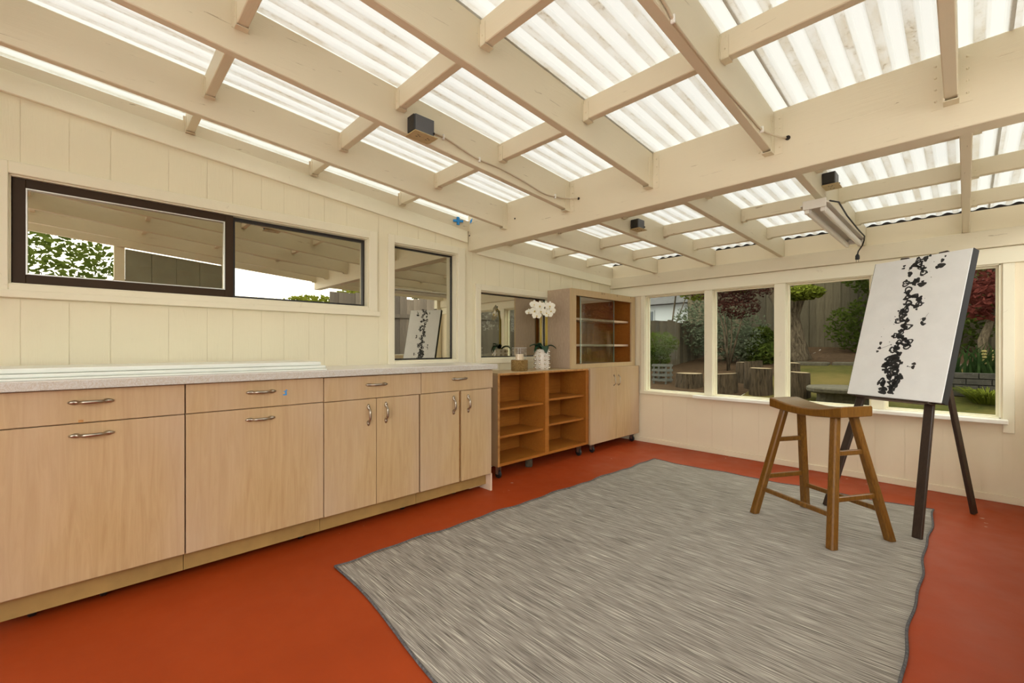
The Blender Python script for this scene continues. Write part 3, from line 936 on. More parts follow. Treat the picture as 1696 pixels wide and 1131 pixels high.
d = build('door', MB().box(XD - 0.019, XD, 3.600, 4.0595, 0.097, 0.863), 'ply_pale', cu, bevel=0.0015, seg=1); wire_pull(d, 4.018, 0.722)
d = build('door', MB().box(XD - 0.019, XD, 4.0625, cy1, 0.097, 0.863), 'ply_pale', cu, bevel=0.0015, seg=1); wire_pull(d, 4.108, 0.722)
caster(cu, XD - 0.055, 4.47, cz0, 0.032); caster(cu, XD - 0.055, 3.70, cz0, 0.032); caster(cu, XL + 0.09, 4.47, cz0, 0.032)

# ------------------------------------------------------------------ glazed top cupboard
hu = thing('glazed_cupboard', (-2.80, 3.95, T), 'glazed plywood cupboard with sliding glass standing on the low cupboard', 'cupboard')
XH = -2.652
hy0, hy1, hz1 = 3.362, 4.538, 1.648
z0 = T + 0.001
build('side_panel', MB().box(XL + 0.02, XH - 0.02, hy0, hy0 + 0.018, z0, hz1), 'ply_hutch', hu)
build('side_panel', MB().box(XL + 0.02, XH - 0.02, hy1 - 0.018, hy1, z0, hz1), 'ply_hutch', hu)
build('top_panel', MB().box(XL + 0.02, XH - 0.02, hy0 + 0.018, hy1 - 0.018, hz1 - 0.018, hz1), 'ply_hutch', hu)
build('bottom_panel', MB().box(XL + 0.02, XH - 0.02, hy0 + 0.018, hy1 - 0.018, z0, z0 + 0.03), 'orange_shelf', hu)
ob = MB(); ob.box(XL + 0.022, XL + 0.032, hy0 + 0.018, hy1 - 0.018, z0 + 0.03, hz1 - 0.018)
build('back_panel', ob, 'orange_shelf', hu)
for ya_, yb_ in ((hy0 + 0.0185, hy0 + 0.024), (hy1 - 0.024, hy1 - 0.0185)):
    build('side_lining', MB().box(XL + 0.033, XH - 0.021, ya_, yb_, z0 + 0.03, hz1 - 0.018), 'orange_shelf', hu)
ff = MB()
ff.box(XH - 0.020, XH, hy0, hy0 + 0.078, z0, hz1); ff.box(XH - 0.020, XH, hy1 - 0.075, hy1, z0, hz1)
ff.box(XH - 0.020, XH, hy0 + 0.078, hy1 - 0.075, z0, z0 + 0.042); ff.box(XH - 0.020, XH, hy0 + 0.078, hy1 - 0.075, hz1 - 0.065, hz1)
build('face_frame', ff, 'ply_front', hu)
nk = MB()
for yy in (3.87, 3.89, 3.92, 4.16, 4.44): nk.box(XH, XH + 0.0005, yy, yy + 0.005, hz1 - 0.022, hz1 - 0.003)
tag(build('dents', nk, 'hole_dark', hu), kind='stuff')
for z in (1.105, 1.372):
    build('shelf', MB().box(XL + 0.034, XH - 0.075, hy0 + 0.026, hy1 - 0.026, z - 0.022, z), 'white_ply', hu, bevel=0.001, seg=1)
ph = MB()
for k in range(16):
    ph.box(XH - 0.062, XH - 0.057, hy1 - 0.0248, hy1 - 0.0243, 0.98 + k * 0.025, 0.985 + k * 0.025)
tag(build('shelf_pin_holes', ph, 'hole_dark', hu), kind='stuff')
gp = build('sliding_glass', MB().box(XH - 0.036, XH - 0.031, 3.548, 4.150, z0 + 0.034, hz1 - 0.058), 'glass_slider', hu)
for ya_, yb_ in ((3.5455, 3.548), (4.150, 4.1525)):
    build('glass_edge', MB().box(XH - 0.0362, XH - 0.0308, ya_, yb_, z0 + 0.034, hz1 - 0.058), 'glass_edge', gp)

# ------------------------------------------------------------------ orchid
OX, OY, OZ = -2.755, 3.055, T + 0.0005
orc = thing('potted_orchid', (OX, OY, OZ), 'white orchid with two flower stems in a studded silver pot', 'plant')
pot = build('pot', MB().lathe([(0.064, OZ), (0.068, OZ + 0.004), (0.069, OZ + 0.185), (0.066, OZ + 0.189), (0.060, OZ + 0.186), (0.060, OZ + 0.15)], (OX, OY, 0), 28), 'ceramic', orc, smooth=True)
st = MB()
for c in range(9):
    a = 2 * math.pi * (c + 0.35) / 9
    for r_ in range(5):
        st.ball((OX + 0.071 * math.cos(a), OY + 0.071 * math.sin(a), OZ + 0.020 + r_ * 0.0365), 0.0115, 10, 6)
tag(build('studs', st, 'stud_silver', pot, smooth=True), kind='stuff')
build('moss', MB().lathe([(0.0595, OZ + 0.160), (0.0595, OZ + 0.170), (0.03, OZ + 0.178), (0.004, OZ + 0.18)], (OX, OY, 0), 16), 'soil_moss', orc)
def petal(mb, c, dirv, nrm, L, Wd, cup=0.12):
    dirv = Vector(dirv).normalized(); nrm = Vector(nrm).normalized(); s = dirv.cross(nrm).normalized()
    c = Vector(c); vs_ = []; fs_ = []
    N, K = 5, 4
    for i in range(N + 1):
        t = i / N
        w = Wd * math.sin(math.pi * min(0.97, 0.06 + 0.86 * t ** 0.8)) * 0.5
        for k in range(K + 1):
            u = -1 + 2 * k / K
            vs_.append(c + dirv * (L * t) + s * (w * u) + nrm * (cup * L * (t * t * 0.8 - 0.5 * u * u * math.sin(math.pi * t))))
    for i in range(N):
        for k in range(K):
            b = i * (K + 1) + k
            fs_.append((b, b + 1, b + K + 2, b + K + 1))
    mb.add(vs_, fs_)
def flower(c, nrm, sz, parent):
    nrm = Vector(nrm).normalized()
    up = Vector((0, 0, 1)); up = (up - nrm * up.dot(nrm)).normalized(); sd = up.cross(nrm)
    b = MB()
    c = Vector(c)
    for ang, L, Wd in ((90, 1.0, 0.75), (210, 0.95, 0.7), (330, 0.95, 0.7), (8, 1.1, 1.25), (172, 1.1, 1.25)):
        a = math.radians(ang)
        petal(b, c + nrm * (0.001 if ang in (8, 172) else 0), sd * math.cos(a) + up * math.sin(a), nrm, sz * L, sz * Wd)
    f = sheet('flower', b, 'petal', parent, True)
    h = MB(); h.ball(c + nrm * 0.006 - up * 0.004, sz * 0.16, 8, 5); h.ball(c + nrm * 0.012 - up * sz * 0.2, sz * 0.13, 8, 5)
    build('flower_heart', h, 'petal_heart', f, smooth=True)
# view of the stems: picture-right is roughly (+0.69,+0.72) in plan
PR = Vector((0.695, 0.719, 0)); PF = Vector((0.719, -0.695, 0))
def opos(r_, f_, z): return Vector((OX, OY, 0)) + PR * r_ + PF * f_ + Vector((0, 0, z))
for (r0, tip) in ((-0.012, -0.105), (0.036, 0.07)):
    pts = [opos(r0, 0.0, OZ + 0.16), opos(r0, 0, OZ + 0.35), opos(r0, 0.0, OZ + 0.50), opos(r0 + (tip - r0) * 0.25, 0.012, OZ + 0.585), opos(r0 + (tip - r0) * 0.65, 0.025, OZ + 0.60), opos(tip, 0.035, OZ + 0.56)]
    build('stem', MB().tube(pts, [0.0085, 0.0080, 0.0072, 0.005, 0.003, 0.002], 8), 'stem_olive', orc, smooth=True)
build('stake', MB().tube([opos(0.046, -0.006, OZ + 0.16), opos(0.046, -0.006, OZ + 0.50)], 0.0065, 8), 'stem_olive', orc)
for (r_, f_, z, s_) in ((-0.125, 0.02, 0.535, 0.032), (-0.070, 0.05, 0.545, 0.047), (-0.075, 0.035, 0.605, 0.043), (-0.055, 0.06, 0.500, 0.043), (-0.025, 0.055, 0.590, 0.045), (-0.015, 0.06, 0.540, 0.042),
                        (0.035, 0.05, 0.525, 0.040), (0.070, 0.045, 0.590, 0.044), (0.082, 0.04, 0.545, 0.042), (0.055, 0.055, 0.510, 0.038), (0.030, 0.03, 0.600, 0.038)):
    flower(opos(r_, f_, OZ + z), PF * 1.0 + PR * rnd.uniform(-0.5, 0.4) + Vector((0, 0, rnd.uniform(-0.3, 0.2))), s_, orc)
for k in range(3):
    bd_ = MB(); bd_.ball(opos(0.018 + 0.012 * (k % 2), 0.03, OZ + 0.625 - 0.022 * k), 0.008, 8, 5, (1, 1, 1.3)); build('bud', bd_, 'leaf_orchid', orc, smooth=True)
def leaf(dirv, L, Wd, droop, z):
    dv = Vector(dirv).normalized(); s = Vector((0, 0, 1)).cross(dv)
    b = MB(); vs_ = []; fs_ = []
    N = 8
    for i in range(N + 1):
        t = i / N
        w = Wd * (math.sin(math.pi * min(1, 0.12 + 0.86 * t)) ** 0.7) * 0.5
        c = Vector((OX, OY, z)) + dv * (0.015 + L * t) + Vector((0, 0, 0.045 * math.sin(t * 2.2) - droop * t * t))
        for u in (-1, 0, 1):
            vs_.append(c + s * (w * u) + Vector((0, 0, 0.010 * abs(u))))
    for i in range(N):
        for k in range(2):
            q = i * 3 + k
            fs_.append((q, q + 1, q + 4, q + 3))
    b.add(vs_, fs_)
    o = sheet('leaf', b, 'leaf_orchid', orc, True)
    md = o.modifiers.new('thick', 'SOLIDIFY'); md.thickness = 0.002
zl = OZ + 0.178
leaf(-PR + PF * 0.2, 0.105, 0.05, 0.015, zl + 0.012); leaf(-PR * 0.8 + PF * 0.7, 0.085, 0.05, 0.075, zl + 0.010); leaf(PR * 0.35 + PF, 0.080, 0.085, 0.085, zl + 0.018)
leaf(PR + PF * 0.1, 0.115, 0.05, 0.035, zl + 0.012); leaf(PR * 0.3 - PF, 0.10, 0.05, 0.03, zl); leaf(-PR * 0.4 - PF, 0.10, 0.05, 0.02, zl); leaf(-PR * 0.3 + PF * 0.4, 0.07, 0.05, -0.01, zl + 0.01)

# candle holder
CX_, CY_ = -2.745, 2.745
ch = thing('candle_holder', (CX_, CY_, OZ), 'rattan wrapped candle holder with glass hurricane and ivory candle', 'candle holder')
build('rattan_base', MB().lathe([(0.070, OZ), (0.0745, OZ + 0.006), (0.0745, OZ + 0.092), (0.070, OZ + 0.098), (0.0655, OZ + 0.098), (0.0655, OZ + 0.012)], (CX_, CY_, 0), 32), 'rattan', ch, smooth=True)
build('glass_cylinder', MB().lathe([(0.0635, OZ + 0.014), (0.0635, OZ + 0.204)], (CX_, CY_, 0), 32, cap=False), 'glass_candle', ch, smooth=True)
rim = MB()
N = 32
rim.tube([(CX_ + 0.064 * math.cos(2 * math.pi * i / N), CY_ + 0.064 * math.sin(2 * math.pi * i / N), OZ + 0.204) for i in range(N + 1)], 0.0017, 6)
build('glass_rim', rim, 'bead_silver', ch)
can = build('candle', MB().lathe([(0.034, OZ + 0.014), (0.036, OZ + 0.018), (0.036, OZ + 0.145), (0.033, OZ + 0.149), (0.004, OZ + 0.147)], (CX_, CY_, 0), 24), 'wax', ch, smooth=True)
build('wick', MB().tube([(CX_, CY_, OZ + 0.146), (CX_ + 0.001, CY_, OZ + 0.158)], 0.0012, 5), 'hole_dark', can)

# ------------------------------------------------------------------ rug
RC = [Vector((-2.149, 0.863)), Vector((-0.150, 0.770)), Vector((-0.146, 3.972)), Vector((-2.068, 3.869))]
def rug_pt(u, v):
    p = RC[0] * (1 - u) * (1 - v) + RC[1] * u * (1 - v) + RC[2] * u * v + RC[3] * (1 - u) * v
    ed = math.exp(-u * 14) * 0.010 * math.sin(v * 31 + 1) + math.exp(-u * 14) * 0.006 * math.sin(v * 67)
    ed2 = math.exp(-(1 - u) * 14) * (0.005 * math.sin(v * 23) + 0.004 * math.sin(v * 51))
    ed3 = math.exp(-(1 - v) * 16) * (0.014 * math.sin(u * 19 + 2) + 0.006 * math.sin(u * 43))
    ed4 = math.exp(-v * 16) * (0.018 * math.sin(u * 9 + 0.2))
    z = 0.0055
    ru = 0.0025 * (math.exp(-u * 20) + math.exp(-(1 - u) * 20)) * (1 + math.sin(v * 31 + 2)) + 0.002 * math.exp(-(1 - v) * 20) * (1 + math.sin(u * 19))
    ru += 0.018 * math.exp(-((1 - u) * 11) ** 2) * math.exp(-((0.955 - v) * 28) ** 2)
    return Vector((p.x + ed + ed2, p.y + ed3 + ed4, z + ru))
rug = thing('area_rug', (-1.15, 2.37, 0.0), 'grey and cream striped flatweave rug with dark bound edge', 'rug')
NU, NV = 60, 90
b = MB()
vs_ = [rug_pt(i / NU, j / NV) for j in range(NV + 1) for i in range(NU + 1)]
fs_ = [(j * (NU + 1) + i, j * (NU + 1) + i + 1, (j + 1) * (NU + 1) + i + 1, (j + 1) * (NU + 1) + i) for j in range(NV) for i in range(NU)]
b.add(vs_, fs_)
o = sheet('weave', b, 'rug_weave', rug, True)
md = o.modifiers.new('thick', 'SOLIDIFY'); md.thickness = 0.004; md.offset = -1
per = [rug_pt(i / NU, 0) for i in range(NU + 1)] + [rug_pt(1, j / NV) for j in range(1, NV + 1)] + [rug_pt(1 - i / NU, 1) for i in range(1, NU + 1)] + [rug_pt(0, 1 - j / NV) for j in range(1, NV + 1)]
pp = [p + Vector((0, 0, -0.001)) for p in per]
build('binding', MB().tube(pp, 0.0052, 6), 'rug_binding', rug, smooth=True)

# ------------------------------------------------------------------ saddle stool
stl = thing('bar_stool', (-0.62, 3.15, 0.006), 'honey brown wooden saddle seat bar stool standing on the rug', 'stool')
UL = Vector((0.869, -0.495, 0)); US = Vector((0.495, 0.869, 0)); SC = Vector((-0.622, 3.148, 0))
def SP(l, s, z): return SC + UL * l + US * s + Vector((0, 0, z))
b = MB()
NL, HL, HS, SZ = 18, 0.238, 0.112, 0.756
sec = []
for i in range(NL + 1):
    l = -HL + 2 * HL * i / NL
    t = (l / HL) ** 2
    zt = SZ - 0.036 * (1 - t) - 0.004 * (abs(l) / HL > 0.97)
    zb = SZ - 0.062 - 0.020 * (1 - t)
    hs = HS
    sec.append([SP(l, -hs, zt - 0.006), SP(l, -hs + 0.008, zt), SP(l, hs - 0.008, zt), SP(l, hs, zt - 0.006), SP(l, hs, zb + 0.004), SP(l, hs - 0.006, zb), SP(l, -hs + 0.006, zb), SP(l, -hs, zb + 0.004)])
vs_ = [p for s_ in sec for p in s_]
fs_ = [(i * 8 + k, i * 8 + (k + 1) % 8, (i + 1) * 8 + (k + 1) % 8, (i + 1) * 8 + k) for i in range(NL) for k in range(8)] + [tuple(range(8)), tuple(range(NL * 8 + 7, NL * 8 - 1, -1))]
b.add(vs_, fs_)
build('seat', b, 'stool_wood', stl, bevel=0.003, seg=2)
LF = {(-1, -1): (-0.262, -0.205), (1, -1): (0.262, -0.205), (1, 1): (0.262, 0.205), (-1, 1): (-0.262, 0.205)}
LT = {k: (k[0] * 0.165, k[1] * 0.062) for k in LF}
def legp(kk, z):
    t = (z - 0.006) / (0.70 - 0.006)
    f, tp = LF[kk], LT[kk]
    return SP(f[0] * (1 - t) + tp[0] * t, f[1] * (1 - t) + tp[1] * t, z)
for kk in LF:
    b = MB()
    p0, p1 = legp(kk, 0.0065), legp(kk, 0.715)
    vs_ = []
    hw, hw1, ch_ = 0.023, 0.021, 0.008
    for p, h in ((p0, hw), (p1, hw1)):
        for (a, c) in ((-h, -h + ch_), (-h + ch_, -h), (h - ch_, -h), (h, -h + ch_), (h, h - ch_), (h - ch_, h), (-h + ch_, h), (-h, h - ch_)):
            vs_.append(p + UL * a + US * c)
    b.add(vs_, [(i, (i + 1) % 8, (i + 1) % 8 + 8, i + 8) for i in range(8)] + [tuple(range(7, -1, -1)), tuple(range(8, 16))])
    build('leg', b, 'stool_wood', stl, bevel=0.002, seg=1)
def rail(k0, k1, z, w, h):
    build('stretcher', MB().bar(legp(k0, z), legp(k1, z), w, h), 'stool_wood', stl, bevel=0.003, seg=1)
for s_ in (-1, 1):
    rail((s_, -1), (s_, 1), 0.490, 0.018, 0.028); rail((s_, -1), (s_, 1), 0.250, 0.018, 0.028); rail((-1, s_), (1, s_), 0.170, 0.018, 0.026)

# ------------------------------------------------------------------ easel and canvas
PY, PT = -0.498, 0.286
w_ = Vector((math.cos(PY), math.sin(PY), 0)); b_ = Vector((-math.sin(PY), math.cos(PY), 0))
up_ = Vector((0, 0, math.cos(PT))) + b_ * math.sin(PT)
nb_ = Vector((0, 0, -math.sin(PT))) + b_ * math.cos(PT)      # into the back of the canvas
PO = Vector((-0.562, 3.708, 0.762)); PW, PH, PD = 0.53, 0.929, 0.050
def PP(u, v, dd=0.0): return PO + w_ * u + up_ * v + nb_ * dd
ez = thing('easel', (-0.32, 3.55, 0.0), 'dark brown wooden tripod easel holding the black and white canvas', 'easel')
f1 = Vector((-0.199, 3.316, 0.0)) + b_ * 0.018; f3 = f1 - w_ * 0.53
def on_leg(foot, inward, z):
    t = z / math.cos(PT)
    return foot + up_ * t + w_ * inward * z
inw = 0.095
for nm, f, s_ in (('leg', f1, -1), ('leg', f3, 1)):
    zs = 0.0075 if s_ == -1 else 0.007
    build(nm, MB().bar(on_leg(f, s_ * inw, zs), on_leg(f, s_ * inw, 1.672), 0.048, 0.020, b_), 'easel_wood', ez, bevel=0.003, seg=1)
apx = (on_leg(f1, -inw, 1.58) + on_leg(f3, inw, 1.58)) / 2
build('leg', MB().bar(Vector((0.036, 4.108, 0.004)), apx + nb_ * 0.030, 0.040, 0.022, w_), 'easel_wood', ez, bevel=0.003, seg=1)
build('cross_bar', MB().bar(on_leg(f1, -inw, 1.58) + nb_ * 0.011, on_leg(f3, inw, 1.58) + nb_ * 0.011, 0.02, 0.05), 'easel_wood', ez, bevel=0.002, seg=1)
build('cross_bar', MB().bar(on_leg(f1, -inw, 0.92) + nb_ * 0.018, on_leg(f3, inw, 0.92) + nb_ * 0.018, 0.02, 0.045), 'easel_wood', ez, bevel=0.002, seg=1)
build('ledge', MB().obox(PP(0.27, -0.0075, 0.020), w_, up_, nb_, 0.205, 0.006, 0.030), 'easel_wood', ez, bevel=0.002, seg=1)
cv = thing('abstract_canvas', PP(PW / 2, 0, PD / 2), 'white canvas with a vertical trail of black ink blots on the easel', 'painting')
build('canvas', MB().obox(PP(PW / 2, PH / 2, PD / 2), w_, up_, nb_, PW / 2, PH / 2, PD / 2), 'canvas_white', cv, bevel=0.003)
for u_ in (PW + 0.0012, -0.0012):
    build('painted_edge', MB().obox(PP(u_, PH / 2, PD / 2 + 0.0015), w_, up_, nb_, 0.0012, PH / 2, PD / 2 - 0.001), 'canvas_edge', cv)
build('painted_edge', MB().obox(PP(PW / 2, -0.0008, PD / 2 + 0.003), w_, up_, nb_, PW / 2, 0.0008, PD / 2 - 0.003), 'canvas_edge', cv)
INK = [(0.3, 0.908), (0.26, 0.905), (0.243, 0.875), (0.288, 0.85), (0.303, 0.814), (0.27, 0.875), (0.23, 0.815), (0.28, 0.768), (0.264, 0.754), (0.217, 0.755), (0.307, 0.737), (0.24, 0.707), (0.248, 0.662), (0.285, 0.663), (0.311, 0.639), (0.316, 0.611), (0.302, 0.591), (0.256, 0.617), (0.25, 0.574), (0.229, 0.564), (0.238, 0.536), (0.226, 0.504), (0.268, 0.501), (0.255, 0.469), (0.279, 0.462), (0.249, 0.426), (0.225, 0.404), (0.25, 0.398), (0.276, 0.381), (0.306, 0.365), (0.298, 0.333), (0.252, 0.36), (0.245, 0.322), (0.228, 0.311), (0.266, 0.284), (0.236, 0.267), (0.258, 0.252), (0.216, 0.251), (0.207, 0.217), (0.196, 0.201), (0.23, 0.224), (0.268, 0.22), (0.264, 0.193), (0.227, 0.191), (0.212, 0.168), (0.242, 0.159), (0.239, 0.127), (0.265, 0.166), (0.293, 0.136), (0.284, 0.109), (0.259, 0.096), (0.279, 0.087), (0.26, 0.064), (0.261, 0.038), (0.2, 0.102), (0.209, 0.081), (0.214, 0.054), (0.217, 0.033)]
ISO = [(0.392, 0.846, 0.018), (0.391, 0.879, 0.011), (0.403, 0.903, 0.006), (0.374, 0.839, 0.012), (0.186, 0.88, 0.008), (0.184, 0.863, 0.008), (0.359, 0.506, 0.012), (0.361, 0.474, 0.011), (0.352, 0.485, 0.009), (0.144, 0.355, 0.010), (0.143, 0.322, 0.010), (0.135, 0.299, 0.008), (0.356, 0.223, 0.010), (0.355, 0.202, 0.011), (0.208, 0.344, 0.004), (0.323, 0.37, 0.004), (0.196, 0.533, 0.003), (0.22, 0.845, 0.003), (0.325, 0.206, 0.004)]
ik = MB()
ri = random.Random(11)
def blob(u, v, r, hole=0.0):
    N = 12
    ph = ri.uniform(0, 6.3)
    rr = [r * (1 + 0.16 * math.sin(3 * 2 * math.pi * i / N + ph) + ri.uniform(-0.1, 0.1)) for i in range(N)]
    asp = ri.uniform(0.8, 1.3)
    P3 = [(u + rr[i] * asp * math.cos(2 * math.pi * i / N), v + rr[i] / asp * math.sin(2 * math.pi * i / N)) for i in range(N)]
    if hole > 0:
        Q = [(u + (a - u) * hole, v + (c - v) * hole) for a, c in P3]
        vs_ = [PP(a, c, -0.0006) for a, c in P3] + [PP(a, c, -0.0006) for a, c in Q]
        ik.add(vs_, [(i, (i + 1) % N, (i + 1) % N + N, i + N) for i in range(N)])
    else:
        ik.add([PP(a, c, -0.0006) for a, c in P3], [tuple(range(N))])
def stroke(p, q, w):
    p = Vector(p); q = Vector(q); d = (q - p)
    if d.length < 1e-5: return
    n = Vector((-d.y, d.x)).normalized() * w / 2
    ik.add([PP(*(p + n), -0.0006), PP(*(p - n), -0.0006), PP(*(q - n * 0.7), -0.0006), PP(*(q + n * 0.7), -0.0006)], [(0, 1, 2, 3)])
for i, (u, v) in enumerate(INK):
    if ri.random() < 0.45:
        blob(u, v, ri.uniform(0.018, 0.024), ri.uniform(0.42, 0.62))
    else:
        blob(u, v, ri.uniform(0.013, 0.020))
    if i and (Vector(INK[i]) - Vector(INK[i - 1])).length < 0.062:
        stroke(INK[i - 1], INK[i], ri.uniform(0.011, 0.018))
    for _ in range(2):
        blob(u + ri.uniform(-0.022, 0.022), v + ri.uniform(-0.018, 0.018), ri.uniform(0.005, 0.010))
for u, v, r in ISO:
    blob(u, v, r)
for _ in range(26):
    u, v = ri.choice(INK)
    blob(min(0.5, max(0.03, u + ri.gauss(0, 0.045))), min(0.9, max(0.03, v + ri.gauss(0, 0.03))), ri.uniform(0.0010, 0.0028))
stroke((0.15, 0.318), (0.21, 0.346), 0.002); stroke((0.325, 0.206), (0.352, 0.20), 0.003); stroke((0.34, 0.505), (0.352, 0.512), 0.003); stroke((0.364, 0.515), (0.378, 0.545), 0.0015)
tag(sheet('ink_trail', ik, 'ink_black', cv), 'trail of black ink blots', kind='stuff')

# ------------------------------------------------------------------ shop light, outlets, cables, tape
lx0, lx1, ly0, ly1 = -0.625, -0.540, 2.90, 4.12
lt = thing('shop_light', (-0.585, 3.5, 1.83), 'white twin tube fluorescent shop light under the rafter', 'light')
hz = 1.8915
build('housing', MB().prism([(-0.655, hz - 0.022), (-0.622, hz), (-0.548, hz), (-0.515, hz - 0.022), (-0.518, hz - 0.026), (-0.55, hz - 0.012), (-0.62, hz - 0.012), (-0.652, hz - 0.026)], 1, ly0, ly1), 'fixture_white', lt)
for yy in (ly0, ly1):
    e_ = build('end_plate', MB().box(-0.640, -0.530, yy - 0.006, yy + 0.004, hz - 0.045, hz + 0.004), 'fixture_white', lt, bevel=0.002, seg=1)
    s_ = 1 if yy == ly0 else -1
    for xx in (-0.622, -0.548):
        ya, yb = sorted((yy + s_ * 0.004, yy + s_ * 0.03))
        build('tube_socket', MB().box(xx - 0.011, xx + 0.011, ya, yb, hz - 0.066, hz - 0.02), 'fixture_white', e_, bevel=0.002, seg=1)
for xx in (-0.622, -0.548):
    tb = MB(); tb.tube([(xx, ly0 + 0.03, hz - 0.048), (xx, ly1 - 0.03, hz - 0.048)], 0.017, 14)
    build('fluorescent_tube', tb, 'tube_white', lt, smooth=False)
cd = MB()
cd.tube([(-0.52, 2.93, hz - 0.01), (-0.50, 3.05, hz + 0.005), (-0.50, 3.30, hz - 0.02), (-0.49, 3.60, hz - 0.045), (-0.50, 3.80, hz - 0.03), (-0.505, 4.00, hz - 0.02), (-0.52, 4.10, hz - 0.03), (-0.535, 4.135, hz - 0.06), (-0.56, 4.14, hz - 0.10), (-0.565, 4.14, hz - 0.125)], 0.0045, 8)
pc = thing('power_cord', (-0.55, 4.13, 1.76), 'black power cord with plug dangling from the shop light', 'cord')
build('cord', cd, 'black_rubber', pc, smooth=True)
pl = MB(); pl.lathe([(0.006, 1.772), (0.013, 1.760), (0.014, 1.735), (0.010, 1.730)], (-0.565, 4.14, 0), 10); pl.box(-0.573, -0.571, 4.137, 4.143, 1.712, 1.732); pl.box(-0.559, -0.557, 4.137, 4.143, 1.712, 1.732)
build('plug', pl, 'black_rubber', pc)

def outlet(x, y, z, label, w=0.105, h=0.085):
    t_ = thing('outlet_box', (x, y, z), label, 'outlet')
    build('box_body', MB().box(x, x + 0.062, y - w / 2, y + w / 2, z, z + h), 'outlet_grey', t_, bevel=0.003)
    build('gang_plate', MB().box(x + 0.004, x + 0.060, y - w / 2 - 0.010, y - w / 2 - 0.001, z + 0.006, z + h - 0.004), 'outlet_dark', t_, bevel=0.002)
    cp = build('cover_plate', MB().box(x - 0.012, x + 0.078, y - w / 2 - 0.012, y + w / 2 + 0.012, z - 0.005, z - 0.0005), 'outlet_tan', t_, bevel=0.001, seg=1)
    sl = MB()
    for k in (-1, 1):
        for (dx, dy, a, c) in ((0.0, 0.0, 0.004, 0.010), (0.016, 0.0, 0.004, 0.010), (0.008, 0.012, 0.006, 0.005)):
            sl.box(x + 0.026 + dx, x + 0.026 + dx + a, y + k * 0.026 + dy - c / 2, y + k * 0.026 + dy + c / 2, z - 0.0055, z - 0.0049)
    tag(build('socket_slots', sl, 'outlet_dark', cp), kind='stuff')
    sc_ = MB(); sc_.ball((x + 0.064, y + w / 2 - 0.004, z + 0.02), 0.006, 8, 5); build('screw', sc_, 'outlet_dark', t_)
outlet(-1.867, 1.165, 2.098, 'grey outlet box on the near rafter with a cable leading to the beam')
outlet(-1.756, 2.99, 1.965, 'grey outlet box on a rafter just beyond the beam, left of the shop light', 0.09, 0.07)
outlet(-0.566, 3.03, 1.988, 'grey outlet box just above the shop light', 0.09, 0.07)
def cable(pts, label, clips):
    c = thing('electric_cable', pts[0], label, 'cable')
    # smooth the path
    P = [Vector(p) for p in pts]
    S = []
    for i in range(len(P) - 1):
        p0, p1, p2, p3 = P[max(0, i - 1)], P[i], P[i + 1], P[min(len(P) - 1, i + 2)]
        for k in range(5):
            t = k / 5
            S.append(0.5 * ((2 * p1) + (p2 - p0) * t + (2 * p0 - 5 * p1 + 4 * p2 - p3) * t * t + (3 * p1 - p0 - 3 * p2 + p3) * t ** 3))
    S.append(P[-1])
    build('sheath', MB().tube(S, 0.0048, 8), 'cable_cream', c, smooth=True)
    for (x, y, z) in clips:
        build('clip', MB().box(x - 0.002, x + 0.012, y - 0.004, y + 0.004, z - 0.014, z + 0.014), 'tube_white', c, bevel=0.002, seg=1)
X3 = -1.886 + 0.0245
cable([(X3, 1.225, 2.155), (X3, 1.33, 2.152), (X3, 1.52, 2.112), (X3, 1.70, 2.105), (X3, 1.90, 2.082), (X3, 2.08, 2.052), (X3, 2.22, 2.062), (X3 + 0.01, 2.30, 2.068), (X3 + 0.065, 2.344, 2.066)],
      'beige cable clipped along the rafter from the near outlet box', [(X3 - 0.004, 1.31, 2.152), (X3 - 0.004, 1.55, 2.108), (X3 - 0.004, 2.19, 2.060)])
X5 = -0.655 + 0.0245
cable([(X5, 0.2, 2.25), (X5, 0.9, 2.18), (X5, 1.237, 2.116), (X5, 1.32, 2.088), (X5, 1.53, 2.068), (X5, 1.75, 2.053), (X5, 1.98, 2.047), (X5, 2.153, 2.043), (X5 + 0.02, 2.28, 2.052), (X5 + 0.045, 2.345, 2.055)],
      'beige cable clipped along the rafter above and left of the shop light', [(X5 - 0.004, 1.30, 2.092), (X5 - 0.004, 2.15, 2.043)])
hl = MB()
hl.lathe([(0.009, -0.001), (0.009, 0.002)], (X3 + 0.068, BY0 - 0.002, 2.066), 10, 1); hl.lathe([(0.011, -0.001), (0.011, 0.002)], (X5 + 0.052, BY0 - 0.002, 2.055), 10, 1)
hl.lathe([(0.006, -0.001), (0.006, 0.002)], (-2.40, BY0 - 0.002, 2.06), 10, 1); hl.lathe([(0.006, -0.001), (0.006, 0.002)], (-2.955, BY0 - 0.002, 2.03), 10, 1)
tag(build('bored_holes', hl, 'hole_dark', beam), kind='stuff')
tp = MB()
tp.add([(XL + 0.0235, 2.185, 2.119), (XL + 0.0235, 2.285, 2.132), (XL + 0.0235, 2.285, 2.150), (XL + 0.0235, 2.185, 2.137), (XL + 0.0130, 2.185, 2.119), (XL + 0.0130, 2.285, 2.132), (XL + 0.0130, 2.285, 2.150), (XL + 0.0130, 2.185, 2.137)],
       [(0, 1, 2, 3), (7, 6, 5, 4), (0, 4, 5, 1), (1, 5, 6, 2), (2, 6, 7, 3), (3, 7, 4, 0)])
tp.box(XL + 0.0130, XL + 0.0240, 2.222, 2.246, 2.102, 2.166)
tag(build('masking_tape', tp, 'tape_blue'), 'cross of blue masking tape on the left wall ledger', 'tape')
